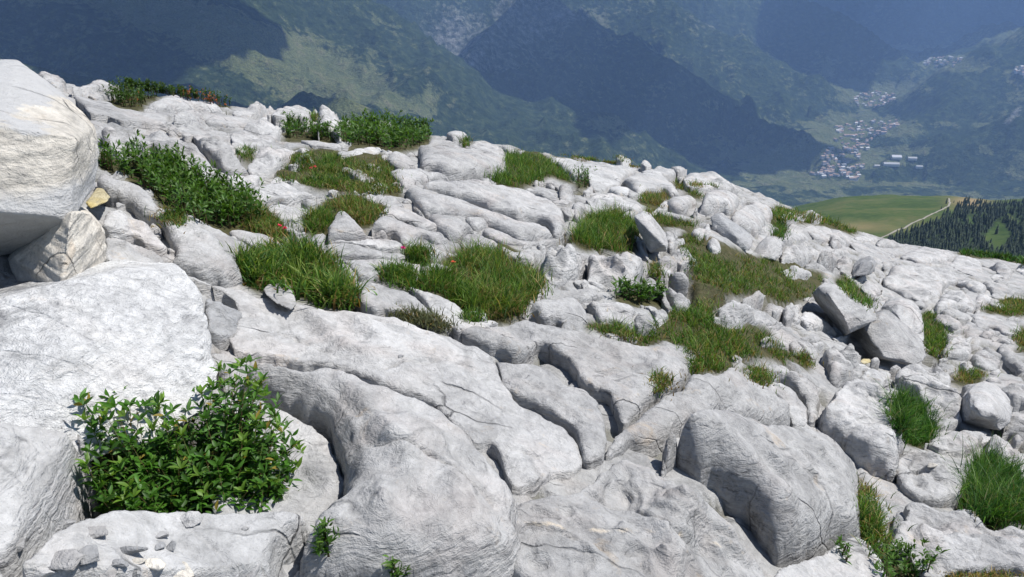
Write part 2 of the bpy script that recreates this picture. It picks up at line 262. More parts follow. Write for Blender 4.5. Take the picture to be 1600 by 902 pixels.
# (label, view, outline, height share, roundness, extras)
R = [
('pale flat rock peeping out behind the top of the big cream boulder', 'F', [(55,106),(75,112),(101,117),(103,128),(95,138),(60,124)], .5, 1, {}),
('thin pale ledge on the skyline at the left end of the dark heath', 'T1', [(45,130),(130,120),(200,95),(260,110),(380,128),(400,150),(300,158),(160,160),(60,164)], .5, 1, {}),
('low grey rock under the thin skyline ledge left of the heath', 'T1', [(38,170),(150,150),(300,148),(405,160),(405,205),(300,220),(215,250),(180,222),(60,205)], .5, 1, {}),
('long smooth slab running below the dark heath towards the big cream boulder', 'T1', [(60,200),(200,235),(290,243),(350,280),(440,308),(560,318),(700,322),(760,350),(735,395),(740,440),(640,430),(450,410),(330,380),(210,355),(150,300),(60,230),(0,180)], .4, 1.2, {}),
('rounded pale hump directly under the rust-tipped heath', 'T1', [(550,300),(590,255),(700,225),(760,228),(880,260),(1010,275),(1110,300),(1150,330),(1100,350),(960,330),(760,325),(560,320)], .6, 1.3, {}),
('squarish block with a dark striped front below the rounded pale hump', 'T1', [(735,395),(790,345),(860,325),(980,325),(985,370),(960,432),(860,455),(735,440)], .75, .8, {}),
('flat slab right of the striped block under the skyline', 'T1', [(990,370),(1060,340),(1180,345),(1353,360),(1420,390),(1420,430),(1353,455),(1240,450),(1080,435),(995,432)], .4, 1, {}),
('broad slab with a dark hollow in its side above the leafy plants', 'T1', [(235,430),(280,400),(330,372),(450,400),(640,420),(800,460),(900,500),(960,580),(1060,680),(1145,770),(1140,835),(1060,880),(960,870),(900,790),(780,730),(700,660),(600,600),(520,660),(420,670),(350,620),(240,500)], .5, .9, {}),
('tilted grey slab with a straight right edge beside the mossy crack', 'T1', [(800,460),(920,440),(1060,435),(1110,470),(1190,590),(1230,650),(1310,745),(1290,775),(1150,778),(1060,690),(960,585),(900,505)], .45, .8, {}),
('wide pale slab to the right of the mossy crack', 'T2', [(-230,215),(-60,175),(0,105),(70,110),(200,140),(215,180),(180,225),(150,300),(130,330),(60,360),(0,360),(-40,340),(-60,400),(-120,400),(-170,300)], .35, 1, {}),
('small pale rock at the lower end of the mossy crack', 'T1', [(1150,768),(1300,765),(1353,755),(1400,800),(1350,860),(1290,880),(1150,870),(1140,800)], .5, 1, {}),
('low pale rock on the skyline right of the rust-tipped heath', 'T2', [(-170,85),(-150,50),(0,45),(105,42),(130,70),(60,108),(0,125),(-100,135),(-165,132)], .6, 1, {}),
('long flat-topped rock on the skyline left of the tall square block', 'T2', [(60,105),(130,70),(220,65),(280,40),(360,50),(395,105),(365,150),(280,142),(180,142),(90,130)], .6, .9, {}),
('tall square pinkish block standing on the skyline', 'T2', [(385,75),(440,45),(560,50),(580,65),(585,170),(600,230),(585,285),(530,245),(430,225),(430,185),(455,155)], .85, .6, {}),
('rounded pale slab below the long flat-topped skyline rock', 'T2', [(200,140),(280,135),(360,150),(420,190),(430,230),(340,245),(260,220),(180,230),(190,180)], .5, 1.1, {}),
('small pale skyline rock just right of the tall square block', 'T2', [(600,170),(650,162),(700,180),(660,205),(620,230),(595,230)], .6, 1, {}),
('thin pale skyline rock behind the tall leafy plants', 'T2', [(790,175),(900,168),(970,180),(940,205),(820,200)], .6, 1, {}),
('uneven slab left of the small triangular rock', 'T2', [(0,350),(130,340),(180,300),(250,320),(370,350),(375,370),(280,375),(240,430),(200,480),(140,510),(60,550),(0,550),(-50,545),(-60,440)], .45, 1, {}),
('small triangular rock poking up at the edge of the grass', 'T2', [(225,450),(280,420),(330,375),(370,385),(425,450),(400,480),(310,490),(240,500)], .7, .8, {}),
('long narrow rock lying below the dark leafy clump', 'T2', [(300,305),(370,297),(440,315),(520,320),(590,330),(600,360),(560,378),(460,360),(380,350)], .55, 1, {}),
('long narrow rock lying under the tall leafy plants', 'T2', [(575,380),(640,375),(760,350),(870,350),(890,380),(830,410),(740,408),(640,420),(580,410)], .55, 1, {}),
('flat pale stone in the grass, second below the tall leafy plants', 'T2', [(595,500),(640,492),(700,505),(760,530),(820,550),(850,560),(800,595),(740,605),(700,570),(640,545),(600,530)], .55, 1, {}),
('oval flat stone ringed by grass right of the pinkish flowers', 'T2', [(700,485),(760,465),(850,470),(890,490),(880,520),(820,525),(740,510)], .6, 1, {}),
('tiny oval stone just below the left pinkish flower', 'T2', [(360,565),(400,547),(470,552),(490,580),(420,595),(370,585)], .6, 1, {}),
('tiny pointed stone at the right end of the long narrow rock', 'T2', [(880,410),(910,398),(930,430),(890,445)], .7, 1, {}),
('uneven pale slab with a broken right end above the brown turf', 'T2', [(0,600),(110,600),(230,590),(290,625),(310,650),(400,655),(500,670),(490,705),(400,720),(300,710),(220,758),(120,750),(60,770),(-60,760),(-130,690),(-60,620)], .4, 1, {}),
('rounded slab below the uneven pale slab beside the brown turf', 'T2', [(60,760),(220,750),(330,760),(430,800),(465,840),(430,860),(340,860),(250,890),(200,900),(140,870),(80,840),(20,800)], .5, 1, {}),
('small knobbly rock left of the deep grassy gully', 'T2', [(740,640),(800,620),(830,590),(900,580),(930,610),(915,655),(900,680),(830,685),(740,680)], .65, .9, {}),
('rounded rock with a pinkish top below the small knobbly rock', 'T2', [(730,690),(900,680),(980,700),(1040,750),(1055,795),(930,810),(890,770),(750,740)], .6, 1.2, {}),
('rounded rock right of the tall leafy plants on the skyline', 'T3', [(325,150),(400,128),(440,140),(520,190),(570,235),(500,245),(420,220),(330,210),(300,218)], .55, 1, {}),
('small skyline rock behind the pair of big rounded boulders', 'T3', [(425,118),(520,108),(570,120),(600,155),(540,168),(480,163)], .6, 1, {}),
('rounded grey boulder with a striped right end below the skyline', 'T3', [(580,225),(640,155),(720,195),(800,205),(850,245),(875,300),(860,350),(800,340),(700,300),(600,250)], .6, 1.1, {}),
('thin pale skyline rock left of the tall grass', 'T3', [(790,205),(860,205),(935,240),(1010,240),(960,258),(860,255)], .6, 1, {}),
('big rounded boulder between the tall leafy plants and the tall grass', 'T3', [(190,215),(225,208),(300,222),(360,205),(420,215),(500,235),(600,245),(700,250),(810,290),(850,340),(840,400),(810,445),(720,445),(640,455),(500,462),(440,450),(370,420),(290,410),(260,380),(240,300),(215,260)], .6, 1.1, {}),
('half-round rock left of the big rounded boulder', 'T3', [(5,320),(50,258),(130,270),(190,300),(240,370),(245,392),(150,390),(80,385)], .65, 1.2, {}),
('pinkish slab behind the long ribbed whaleback', 'T3', [(20,410),(70,385),(150,380),(250,390),(340,410),(420,425),(480,460),(400,472),(300,470),(230,500),(200,520),(130,520),(90,455)], .5, 1, {}),
('upper rib of the long smooth whaleback rock', 'T3', [(200,510),(260,470),(330,460),(460,460),(560,455),(680,465),(800,485),(930,510),(1050,540),(1100,580),(1200,615),(1240,670),(1270,690),(1275,790),(1275,860),(1190,865),(1180,785),(1050,755),(940,745),(800,705),(700,655),(560,605),(430,575),(330,540),(210,535)], .5, 1.1, {}),
('middle rib of the long smooth whaleback rock', 'T3', [(130,510),(210,515),(330,535),(430,565),(560,600),(680,650),(800,695),(940,735),(1060,750),(1160,790),(1200,840),(1190,868),(1050,890),(960,878),(860,845),(740,790),(640,750),(520,735),(400,705),(270,700),(230,650),(180,590)], .6, 1.1, {}),
('lower rib of the long smooth whaleback rock', 'T3', [(180,580),(270,690),(400,695),(520,725),(600,760),(680,830),(700,850),(640,845),(570,830),(540,890),(460,890),(430,850),(360,790),(270,720)], .6, 1.1, {}),
('layered rock with a brown crack under the ribs of the whaleback', 'T3', [(870,835),(960,875),(1050,885),(1180,865),(1220,872),(1180,905),(1000,920),(850,912),(740,870),(680,820),(720,790)], .5, .9, {}),
('pointed rock with a dark cleft below the tall grass', 'T3', [(980,510),(1040,475),(1110,500),(1200,530),(1225,570),(1230,615),(1150,590),(1080,570),(1000,540)], .6, 1, {}),
('arched rock curling over the dark cleft below the tall grass', 'T3', [(1095,460),(1130,425),(1190,418),(1260,450),(1340,490),(1345,560),(1320,625),(1260,630),(1230,590),(1225,520),(1170,490)], .7, .9, {}),
('finger-like ridge of rock ending at the deep gully', 'L4', [(520,0),(580,-50),(760,-5),(850,60),(930,110),(900,140),(800,135),(700,90),(600,60),(500,40)], .6, 1.2, {}),
('thick finger of rock with a shaded underside above the magenta flower', 'L4', [(470,70),(480,25),(560,35),(650,60),(740,95),(830,130),(940,140),(1000,200),(1005,245),(900,250),(820,200),(790,190),(720,250),(690,250),(640,190),(570,150),(430,135)], .65, 1.1, {}),
('pale rock at the left edge of the big central tussock', 'L4', [(1085,240),(1080,180),(1120,140),(1200,155),(1290,175),(1353,210),(1353,280),(1260,270),(1170,260),(1140,280),(1090,280)], .6, 1, {}),
('pale hump with a pointed top left of the thick finger of rock', 'L4', [(130,200),(145,110),(200,30),(260,12),(310,35),(370,90),(410,130),(500,130),(560,150),(580,180),(480,182),(380,188),(240,190)], .7, 1.1, {}),
('low pinkish rock just left of the magenta flower', 'L4', [(155,185),(380,180),(580,175),(650,200),(690,250),(650,278),(560,272),(480,260),(400,245),(320,225),(160,210)], .6, 1, {}),
('long pale slab under the low pinkish rock', 'L4', [(40,260),(80,220),(200,205),(320,218),(400,238),(480,255),(560,270),(660,270),(700,315),(600,332),(400,325),(200,320),(130,320),(60,300)], .5, 1, {}),
('low pinkish rock just right of the magenta flower', 'L4', [(720,260),(800,195),(860,205),(930,240),(1080,265),(1060,295),(960,330),(860,330),(700,320),(690,285)], .6, 1.1, {}),
('long smooth slab whose front is fringed with grass', 'L4', [(150,330),(300,312),(600,325),(680,330),(780,345),(820,380),(800,430),(790,500),(740,490),(620,440),(500,450),(360,475),(330,420),(260,360),(200,360)], .5, 1, {}),
('small broken pinkish rock beside the big left tussock', 'L4', [(200,365),(260,350),(310,380),(355,440),(350,475),(290,470),(230,450)], .6, .8, {}),
('small grey rock arching behind the flat pale stone in the grass', 'L4', [(800,385),(870,350),(940,355),(1000,385),(1020,415),(920,405),(830,410)], .7, 1, {}),
('flat pale stone set in grass below the orange flower', 'L4', [(795,450),(830,410),(920,393),(980,410),(1040,445),(1070,475),(1000,500),(870,500),(800,500)], .55, 1, {}),
('long wedge-shaped slab with a dark layered foot right of the big left tussock', 'L4', [(280,465),(360,460),(500,458),(580,480),(650,520),(720,550),(800,590),(840,650),(930,720),(1020,790),(960,830),(850,780),(740,760),(640,730),(520,712),(440,700),(370,680),(350,600),(310,540)], .6, .9, {}),
('smooth slab sloping down in front of the central tussock', 'L4', [(700,520),(750,515),(850,560),(950,590),(1050,640),(1110,700),(1120,760),(1300,760),(1353,760),(1353,810),(1100,840),(1000,820),(900,740),(840,660),(800,600),(740,560)], .35, 1, {}),
('small pale stone with a tuft at the foot of the central tussock', 'L4', [(1110,720),(1140,690),(1250,700),(1270,740),(1230,780),(1130,770)], .6, 1, {}),
('pale hump between the leafy plants and the big left tussock', 'L3', [(470,140),(510,110),(600,108),(700,150),(820,180),(890,235),(850,265),(770,230),(690,270),(640,250),(600,215),(520,190)], .5, 1.1, {}),
('very long smooth slab running down beside the leafy plants', 'L1', [(690,530),(760,550),(880,610),(1000,650),(1080,700),(1130,790),(1230,815),(1310,832),(1430,892),(1530,952),(1650,1012),(1770,1052),(1830,1102),(1720,1130),(1670,1212),(1700,1252),(1690,1310),(1610,1310),(1510,1290),(1370,1262),(1300,1232),(1210,1200),(1170,1150),(1237,1110),(1220,1060),(1190,1010),(1140,930),(1060,880),(980,830),(900,770),(790,720),(690,640)], .4, .9, {}),
('grey wedge of rock with an overhanging dark underside above the white block', 'L2', [(660,80),(700,20),(780,-60),(870,-30),(960,0),(1000,30),(1050,100),(1140,140),(1180,200),(1225,245),(1225,262),(1090,265),(1000,210),(930,180),(860,160),(760,150)], .8, .5, {}),
('smooth grey slab directly behind the top of the white block', 'L2', [(740,140),(880,150),(1000,200),(1100,260),(1160,320),(1215,400),(1050,420),(900,420),(780,390),(740,330),(750,250),(730,200)], .55, .9, {}),
('sliver of rock below the small yellowish stone', 'L1', [(530,760),(600,775),(660,820),(650,900),(560,940),(500,920)], .6, .6, {}),
('squared rock with a dark shaded face at the right end of the white block', 'L3', [(300,560),(420,550),(460,585),(550,620),(565,700),(555,780),(550,860),(440,880),(340,870),(315,720)], .85, .35, {'m': 'GREY'}),  # darker grey stone carries the shade on its front
('pale rock at the bottom left corner with a sharp right edge', 'Q0', [(-150,215),(0,215),(200,230),(340,245),(400,275),(395,330),(350,500),(300,580),(265,650),(200,740),(140,800),(60,960),(-150,960)], .45, .5, {'m': 'ROCK', 'H': 1.4, 'wn': .12, 'flat': 1, 'n': .5}),
('flat ledge strewn with small stones at the bottom left', 'Q0', [(-100,1100),(60,860),(150,790),(230,690),(300,650),(440,610),(520,580),(700,582),(850,590),(1000,600),(1195,605),(1400,610),(1490,640),(1510,680),(1480,780),(1420,830),(1300,900),(1250,1100)], .55, .35, {'m': 'PALE', 'H': 1.5, 'wn': .1, 'flat': 1, 'n': .5}),
('broken rock piece at the lower right end of the stone-strewn ledge', 'F', [(478,872),(500,872),(520,885),(550,905),(545,950),(430,950),(445,905)], .6, .5, {'m': 'PALE'}),
('large smooth slab at the bottom centre left with a steep striated front', 'F', [(337,543),(367,545),(410,550),(440,560),(456,566),(506,566),(540,575),(573,588),(609,603),(649,616),(686,633),(702,650),(729,676),(746,690),(752,706),(770,722),(795,747),(808,765),(815,800),(830,940),(440,940),(455,860),(500,800),(544,762),(533,733),(518,700),(514,680),(486,665),(460,648),(430,632),(380,604),(335,575)], .62, 1.0, {'n': .9, 'H': .85, 'wn': .5}),
('low pinkish rock under the left edge of the large bottom slab', 'F', [(335,600),(380,604),(430,628),(470,645),(510,670),(525,705),(540,735),(552,765),(515,805),(470,870),(455,1010),(330,1010),(330,700)], .3, .4, {'H': .9}),
('long grey slab with a dark striated lower edge above the large bottom slab', 'F', [(255,412),(300,424),(340,436),(375,440),(400,455),(440,462),(480,470),(515,478),(560,478),(600,485),(640,497),(690,518),(733,532),(770,547),(783,582),(806,622),(850,642),(883,658),(903,683),(913,728),(885,739),(860,743),(830,754),(800,765),(790,735),(775,692),(755,690),(746,697),(729,680),(702,656),(686,638),(649,622),(609,608),(573,593),(540,580),(506,571),(456,571),(410,555),(372,552),(352,525),(372,500),(372,470),(330,447)], .42, .55, {'H': .62}),
('long slab with an undercut dark edge along the deep cleft in the centre', 'M2', [(150,95),(230,95),(400,85),(460,60),(520,60),(570,85),(640,90),(720,110),(790,125),(860,145),(920,155),(1030,185),(1130,195),(1260,200),(1340,230),(1353,260),(1310,300),(1330,345),(1270,360),(1240,430),(1200,410),(1130,450),(1060,500),(990,590),(960,570),(940,500),(900,450),(840,420),(770,390),(740,320),(680,265),(600,215),(560,225),(480,268),(360,225),(250,185)], .55, .4, {'H': .62}),
('slab with a steep finely striped end beside the deep cleft', 'M2', [(400,330),(360,250),(480,265),(530,265),(600,280),(660,320),(720,385),(780,400),(850,450),(862,490),(885,560),(890,650),(885,750),(795,785),(765,650),(700,570),(600,515),(480,460),(400,410)], .6, .6, {'H': .6}),
('small wedge-shaped rock at the foot of the trough in the centre', 'M2', [(440,860),(470,790),(540,740),(600,770),(640,815),(570,855),(500,880),(460,875)], .6, .7, {}),
('large ribbed slab with a thin cream vein at the bottom centre', 'F', [(785,765),(830,754),(870,742),(915,728),(960,700),(975,688),(990,685),(1010,692),(1030,705),(1060,735),(1100,760),(1130,785),(1150,800),(1170,830),(1190,860),(1204,902),(1212,960),(790,960)], .62, 1.2, {'n': .8, 'ribs': 1, 'H': .9, 'wn': .6}),
('long rounded slab rising right from the deep cleft to the dry tussock', 'M3', [(-15,470),(0,385),(60,320),(200,200),(260,155),(350,130),(380,70),(430,68),(520,80),(560,30),(600,60),(680,130),(750,140),(800,180),(850,230),(870,310),(800,320),(700,312),(640,292),(540,272),(440,268),(360,305),(240,385),(180,400),(100,395),(50,450)], .55, 1, {}),
('narrow striped rock wedged between the dry tussock and the big right boulder', 'M3', [(745,110),(790,85),(860,120),(910,180),(940,240),(945,320),(862,320),(850,235),(800,185),(755,150)], .7, .8, {}),
('arched rock with a dark hollow in its side behind the dry tussock', 'M3', [(545,50),(610,0),(720,-20),(800,-5),(880,30),(960,90),(990,160),(985,240),(970,320),(940,300),(935,240),(900,170),(840,118),(780,85),(740,130),(660,125),(600,65)], .7, .7, {}),
('huge rounded boulder split from the ribbed slab by a dark cleft', 'M3', [(245,410),(290,350),(370,290),(500,255),(600,270),(690,300),(850,305),(950,310),(1040,345),(1090,380),(1150,450),(1190,540),(1165,620),(1185,700),(1190,870),(1050,872),(980,935),(850,950),(790,940),(745,870),(690,780),(600,690),(520,612),(420,545),(330,490),(270,450)], .72, .75, {'n': .6}),
('rock shelf under the huge rounded boulder at the bottom right', 'F', [(1195,890),(1275,872),(1300,852),(1345,838),(1375,870),(1388,902),(1400,1000),(1180,1000)], .4, .6, {}),
('rough wrinkled boulder behind the huge rounded boulder', 'Q3', [(215,180),(240,110),(310,0),(400,-20),(450,0),(570,70),(620,120),(635,200),(630,290),(600,400),(590,450),(520,425),(420,380),(350,290),(290,250)], .75, .9, {'n': 1.6}),
('tall upright grey rock left of the pyramid-shaped boulder', 'T8', [(840,680),(820,660),(850,580),(850,500),(900,480),(950,460),(1000,500),(1070,590),(1100,680),(1120,810),(1050,830),(920,840),(880,770)], .8, .8, {}),
('cracked pale rock between the dry grass and the tall upright grey rock', 'T8', [(590,480),(680,470),(780,500),(820,560),(810,650),(760,635),(700,570),(620,510)], .65, .8, {}),
('flat-topped block standing in the big right-hand meadow patch', 'T8', [(105,340),(110,260),(135,175),(230,185),(370,195),(460,235),(510,290),(530,345),(480,410),(400,385),(300,380),(230,390),(150,392)], .65, .7, {}),
('pale rock right of the flat-topped block', 'T8', [(540,270),(600,205),(670,190),(705,230),(690,270),(650,345),(600,380),(560,340)], .7, .8, {}),
('layered rock with pinkish bands left of the long leaning boulder', 'T8', [(650,330),(700,270),(760,250),(820,290),(890,350),(930,400),(945,465),(860,440),(780,440),(700,405)], .65, .9, {}),
('pale stone in front of the flat-topped block at the grass edge', 'T8', [(395,500),(430,448),(520,480),(590,500),(610,570),(540,560),(430,525)], .6, .9, {}),
('small pale stone above the dry orange grass on the right', 'T8', [(590,500),(650,490),(710,540),(740,600),(700,620),(610,590)], .6, .9, {}),
('flat slab overhanging a dark gap on the right side', 'T5', [(550,620),(560,520),(680,505),(800,505),(860,560),(800,605),(790,650),(700,695),(640,670),(550,655)], .6, .5, {}),
('long flat slab below the grassy skyline on the right', 'T5', [(680,430),(740,395),(830,420),(960,430),(1040,500),(1030,530),(880,525),(780,510),(720,468)], .5, .8, {}),
('tilted slab left of the long flat slab under the grassy skyline', 'T5', [(560,450),(620,400),(690,420),(680,445),(760,505),(640,525),(560,500)], .5, .8, {}),
('large rounded rock on the skyline above the patch of low tufts', 'T4', [(890,230),(960,210),(1020,190),(1110,220),(1190,215),(1270,260),(1335,310),(1330,355),(1230,350),(1100,340),(960,320),(930,265)], .65, 1, {}),
('small skyline rock left of the large rounded skyline rock', 'T4', [(840,160),(910,150),(980,185),(900,230),(870,205)], .6, 1, {}),
('pale rock at the right shoulder of the skyline before it drops', 'T5', [(240,180),(300,190),(380,205),(460,240),(475,300),(475,385),(410,415),(350,340),(320,255),(240,255)], .6, .9, {}),
('smooth domed rock above the narrow dark gap on the right', 'T4', [(1065,440),(1080,380),(1150,340),(1240,340),(1330,370),(1325,440),(1290,540),(1220,510),(1130,525),(1020,515),(1000,475)], .7, .9, {}),
('grey stone left of the smooth domed rock', 'T4', [(810,430),(900,385),(980,370),(1030,400),(1040,450),(970,480),(960,520),(880,510),(820,490)], .6, .9, {}),
('pale slab stretched between the domed rock and the flat overhanging slab', 'T5', [(200,300),(330,265),(430,330),(430,400),(400,480),(300,460),(190,400)], .45, .9, {}),
('low pale skyline ridge behind the yellow-green tufts', 'T5', [(540,320),(600,300),(670,310),(770,300),(850,345),(800,368),(700,330),(600,368),(545,358)], .6, 1, {}),
('small white crumpled rock under the flat overhanging slab', 'T5', [(535,700),(620,665),(700,690),(775,750),(730,795),(660,765),(600,795),(560,750)], .65, .8, {'m': 'PALE'}),
('small pale stone left of the speckled round boulder', 'T5', [(20,510),(80,495),(130,560),(100,600),(40,590)], .65, 1, {}),
('tiny pale stone in the dark gap left of the speckled round boulder', 'T5', [(0,420),(40,385),(50,450),(30,510),(-5,490)], .7, 1, {}),
('fluted upright rock left of the dark shaded boulder', 'T5', [(800,600),(850,565),(920,580),(960,620),(945,700),(880,725),(798,705)], .75, .7, {}),
('fluted upright rock touching the dark shaded boulder', 'T5', [(945,620),(1040,620),(1055,700),(1035,790),(960,750),(935,690)], .8, .7, {}),
('flat pale slab just above the dark shaded boulder', 'T5', [(1050,490),(1110,470),(1210,480),(1225,510),(1190,538),(1100,520)], .5, .8, {}),
('broad bleached slab covering the middle of the skyline', 'T4', [(0,100),(120,115),(250,140),(400,150),(520,160),(640,170),(650,205),(560,240),(500,270),(490,320),(420,320),(400,350),(290,345),(270,270),(180,270),(120,240),(60,160),(0,165)], .35, .9, {'m': 'PALE'}),
('small pointed stone on the middle skyline between grass tufts', 'T4', [(470,95),(530,92),(580,125),(540,145),(470,135)], .7, 1, {'m': 'PALE'}),
('small round stone sitting on the middle skyline', 'T4', [(630,145),(670,125),(710,145),(715,180),(670,188)], .75, 1, {}),
('flat bleached slab right of the small round skyline stone', 'T4', [(640,190),(730,170),(840,170),(930,200),(890,238),(820,248),(740,240),(660,240)], .5, 1, {'m': 'PALE'}),
('wide domed slab below the small round skyline stone', 'T4', [(490,280),(560,235),(660,225),(780,240),(840,280),(890,340),(920,385),(840,400),(800,350),(700,360),(620,390),(580,360),(560,320)], .55, 1, {'m': 'PALE'}),
('small pale rock left of the wide domed slab', 'T4', [(400,345),(440,310),(560,325),(575,385),(500,385),(440,370)], .55, 1, {'m': 'PALE'}),
('smooth flat slab above the square tussock', 'T4', [(230,390),(290,350),(440,350),(560,390),(620,430),(665,475),(600,510),(540,490),(420,480),(300,490),(265,440)], .45, .9, {}),
('narrow flat stone between two strips of low grass', 'T4', [(740,480),(840,490),(960,520),(1025,550),(1010,578),(900,550),(780,520)], .55, .9, {}),
('pale rock right of the leaning half-shaded boulder', 'T4', [(740,600),(820,600),(910,640),(885,700),(875,780),(830,780),(820,710),(770,660)], .65, .9, {}),
('narrow upright rock left of the leaning half-shaded boulder', 'T4', [(585,640),(640,660),(690,780),(705,870),(660,800),(605,710)], .8, .7, {}),
('small rock below the dark gap of the domed rock', 'T4', [(1090,570),(1130,570),(1130,640),(1060,690),(1000,670),(1000,620),(1085,625)], .65, .9, {}),
('small pale stone at the top edge of the meadow patch on the right', 'T4', [(1110,680),(1170,680),(1210,740),(1170,780),(1120,750)], .65, 1, {}),
('broken rock in the cleft right of the whaleback', 'T4', [(150,440),(210,430),(270,480),(200,520),(235,570),(200,590),(180,550),(150,510)], .65, .7, {}),
('two-toned block with a grey striped left side right of the central tussock', 'L5', [(255,270),(265,150),(320,90),(440,50),(520,45),(600,110),(610,160),(580,290),(550,335),(420,380),(340,370),(300,320)], .75, .7, {}),
('broad pinkish block with a rough crumbling front', 'L5', [(570,340),(590,280),(640,230),(640,150),(670,100),(740,110),(850,160),(860,120),(960,140),(1020,150),(1055,220),(1010,310),(965,350),(960,410),(900,435),(830,410),(740,425),(690,410),(650,370)], .7, .6, {'n': 1.3}),
('rock with a dark crack at the right edge of the central tussock', 'L5', [(0,85),(100,120),(180,115),(240,130),(255,160),(245,250),(200,220),(120,200),(40,190)], .65, .9, {}),
('long low slab in front of the two-toned block', 'L5', [(120,430),(180,405),(300,380),(460,400),(600,390),(700,410),(740,440),(740,470),(610,490),(560,505),(460,490),(380,508),(250,510),(190,520)], .6, 1, {}),
('rounded rock with concentric folds below the long low slab', 'L5', [(165,555),(250,500),(380,495),(460,475),(550,485),(600,520),(640,640),(600,675),(480,655),(400,635),(280,625),(270,580)], .65, 1, {}),
('smooth block right of the narrow dark slot', 'L5', [(610,485),(700,460),(800,470),(900,495),(960,540),(970,560),(940,630),(960,665),(900,685),(800,635),(700,655),(690,600),(640,530)], .7, .8, {}),
('small upright pinkish stone against the smooth block', 'L5', [(955,600),(980,540),(1030,530),(1070,570),(1100,620),(1112,712),(1060,700),(948,692)], .8, .8, {}),
('pale rock behind the small upright pinkish stone', 'L5', [(980,500),(1050,495),(1130,515),(1200,570),(1215,600),(1140,650),(1110,660),(1090,590),(1050,540),(1000,530)], .65, .9, {}),
('pale angular rock above the broad-leaved plants', 'L5', [(980,370),(1040,290),(1090,320),(1180,380),(1170,430),(1230,520),(1220,570),(1160,535),(1140,440),(1050,445),(1000,410)], .65, .8, {}),
('small flat stone below the leaning half-shaded boulder', 'L5', [(1090,200),(1180,150),(1250,160),(1265,235),(1240,280),(1160,290)], .65, .8, {}),
('small cubic stone right of the brown tuft', 'L5', [(1190,310),(1240,260),(1300,255),(1340,330),(1340,390),(1280,390),(1230,360)], .75, .7, {}),
('stone at the left edge of the meadow patch below the small cubic stone', 'L5', [(1170,440),(1180,360),(1230,370),(1280,420),(1340,450),(1353,505),(1330,555),(1240,550),(1220,500)], .65, .9, {}),
('thin flat stone wedged between the two-toned block and the pinkish block', 'L5', [(520,375),(530,330),(600,350),(700,390),(740,410),(690,430),(600,405)], .5, .8, {}),
('thin stone at the near edge of the grass above the central cleft slab', 'L5', [(730,720),(830,715),(960,735),(980,765),(900,775),(800,750)], .5, 1, {}),
('lumpy rock below the leaning half-shaded boulder', 'T4', [(880,740),(920,730),(960,760),(1040,800),(1040,860),(980,900),(900,870),(800,810)], .65, .9, {}),
('pale slab at the start of the wide right-hand pavement', 'T6', [(-10,85),(60,105),(130,175),(145,205),(110,250),(70,250),(-10,270)], .5, .9, {}),
('small flat slab at the top left of the wide pavement by the footpath', 'T6', [(150,180),(190,155),(300,165),(320,190),(300,215),(180,207)], .55, .9, {}),
('flat slab where the footpath meets the top of the pavement', 'T6', [(330,170),(400,190),(470,200),(555,222),(540,245),(440,256),(310,246)], .5, .9, {}),
('long stepped slab in the upper part of the pavement', 'T6', [(130,210),(240,205),(310,245),(440,255),(480,270),(470,330),(350,342),(330,400),(280,340),(190,310),(150,260)], .4, .8, {}),
('broad terrace of rock on the top edge of the pavement', 'T6', [(490,280),(570,245),(680,235),(760,245),(870,280),(860,335),(780,360),(650,370),(560,340),(480,330)], .4, .9, {}),
('long ribbed slab descending along the top edge of the pavement', 'T6', [(870,300),(990,325),(1050,345),(1070,400),(1060,465),(960,455),(880,405),(780,365),(850,340)], .4, .9, {}),
('pale slab overhanging a black hollow near the far right', 'T6', [(1050,340),(1200,345),(1240,350),(1275,400),(1262,455),(1230,490),(1180,450),(1160,425),(1080,395)], .7, .5, {}),
('small stone in the black hollow near the far right', 'T6', [(1110,450),(1150,435),(1180,460),(1160,480),(1115,473)], .7, 1, {}),
('dark-sided boulder at the far right edge of the skyline', 'T6', [(1280,400),(1310,350),(1353,340),(1420,350),(1420,450),(1340,450)], .75, .8, {}),
('wide smooth slab in the middle of the pavement', 'T6', [(340,450),(360,400),(480,330),(650,370),(780,370),(880,410),(895,505),(790,540),(760,610),(700,630),(620,652),(500,600),(390,550)], .45, .9, {}),
('fan-shaped slab below the wide smooth pavement slab', 'T6', [(780,530),(900,540),(1000,580),(1040,620),(1000,680),(1080,670),(1020,710),(900,700),(740,715),(730,650)], .5, .9, {}),
('slab with a row of dark pockets near the right of the pavement', 'T6', [(890,480),(960,460),(1060,470),(1110,540),(1060,580),(1000,570),(890,520)], .5, .9, {}),
('bright rounded rock above the flat oblong slab on the far right', 'T6', [(1060,470),(1170,500),(1270,520),(1310,610),(1200,620),(1120,600),(1150,560),(1080,530)], .6, .9, {}),
('flat oblong slab beside the far right grass patch', 'T6', [(1075,620),(1110,590),(1160,600),(1240,660),(1180,685),(1110,660)], .6, .7, {}),
('slab with a vertically fluted front edge in the lower pavement', 'T6', [(715,745),(760,710),(900,770),(925,800),(915,850),(820,815),(740,795)], .7, .6, {}),
('pale rock above the green strip left of the pavement', 'T6', [(200,500),(250,470),(340,530),(385,590),(300,605),(205,565)], .6, .8, {}),
('small pale rock directly below the dark shaded boulder', 'T6', [(125,475),(160,450),(230,435),(252,462),(200,510),(130,500)], .65, .9, {}),
('crumbled stone above the round two-faced boulder', 'T6', [(250,640),(320,605),(360,650),(342,730),(280,700)], .65, .8, {}),
('long jointed slab below the flat oblong slab on the far right', 'T6', [(980,700),(1150,720),(1240,760),(1330,790),(1360,870),(1250,880),(1120,810),(1040,840),(990,790)], .45, .8, {}),
('thin flat slab at the right edge below the far right grass', 'T6', [(1150,760),(1240,765),(1353,765),(1420,780),(1400,815),(1353,812),(1240,812)], .55, .8, {}),
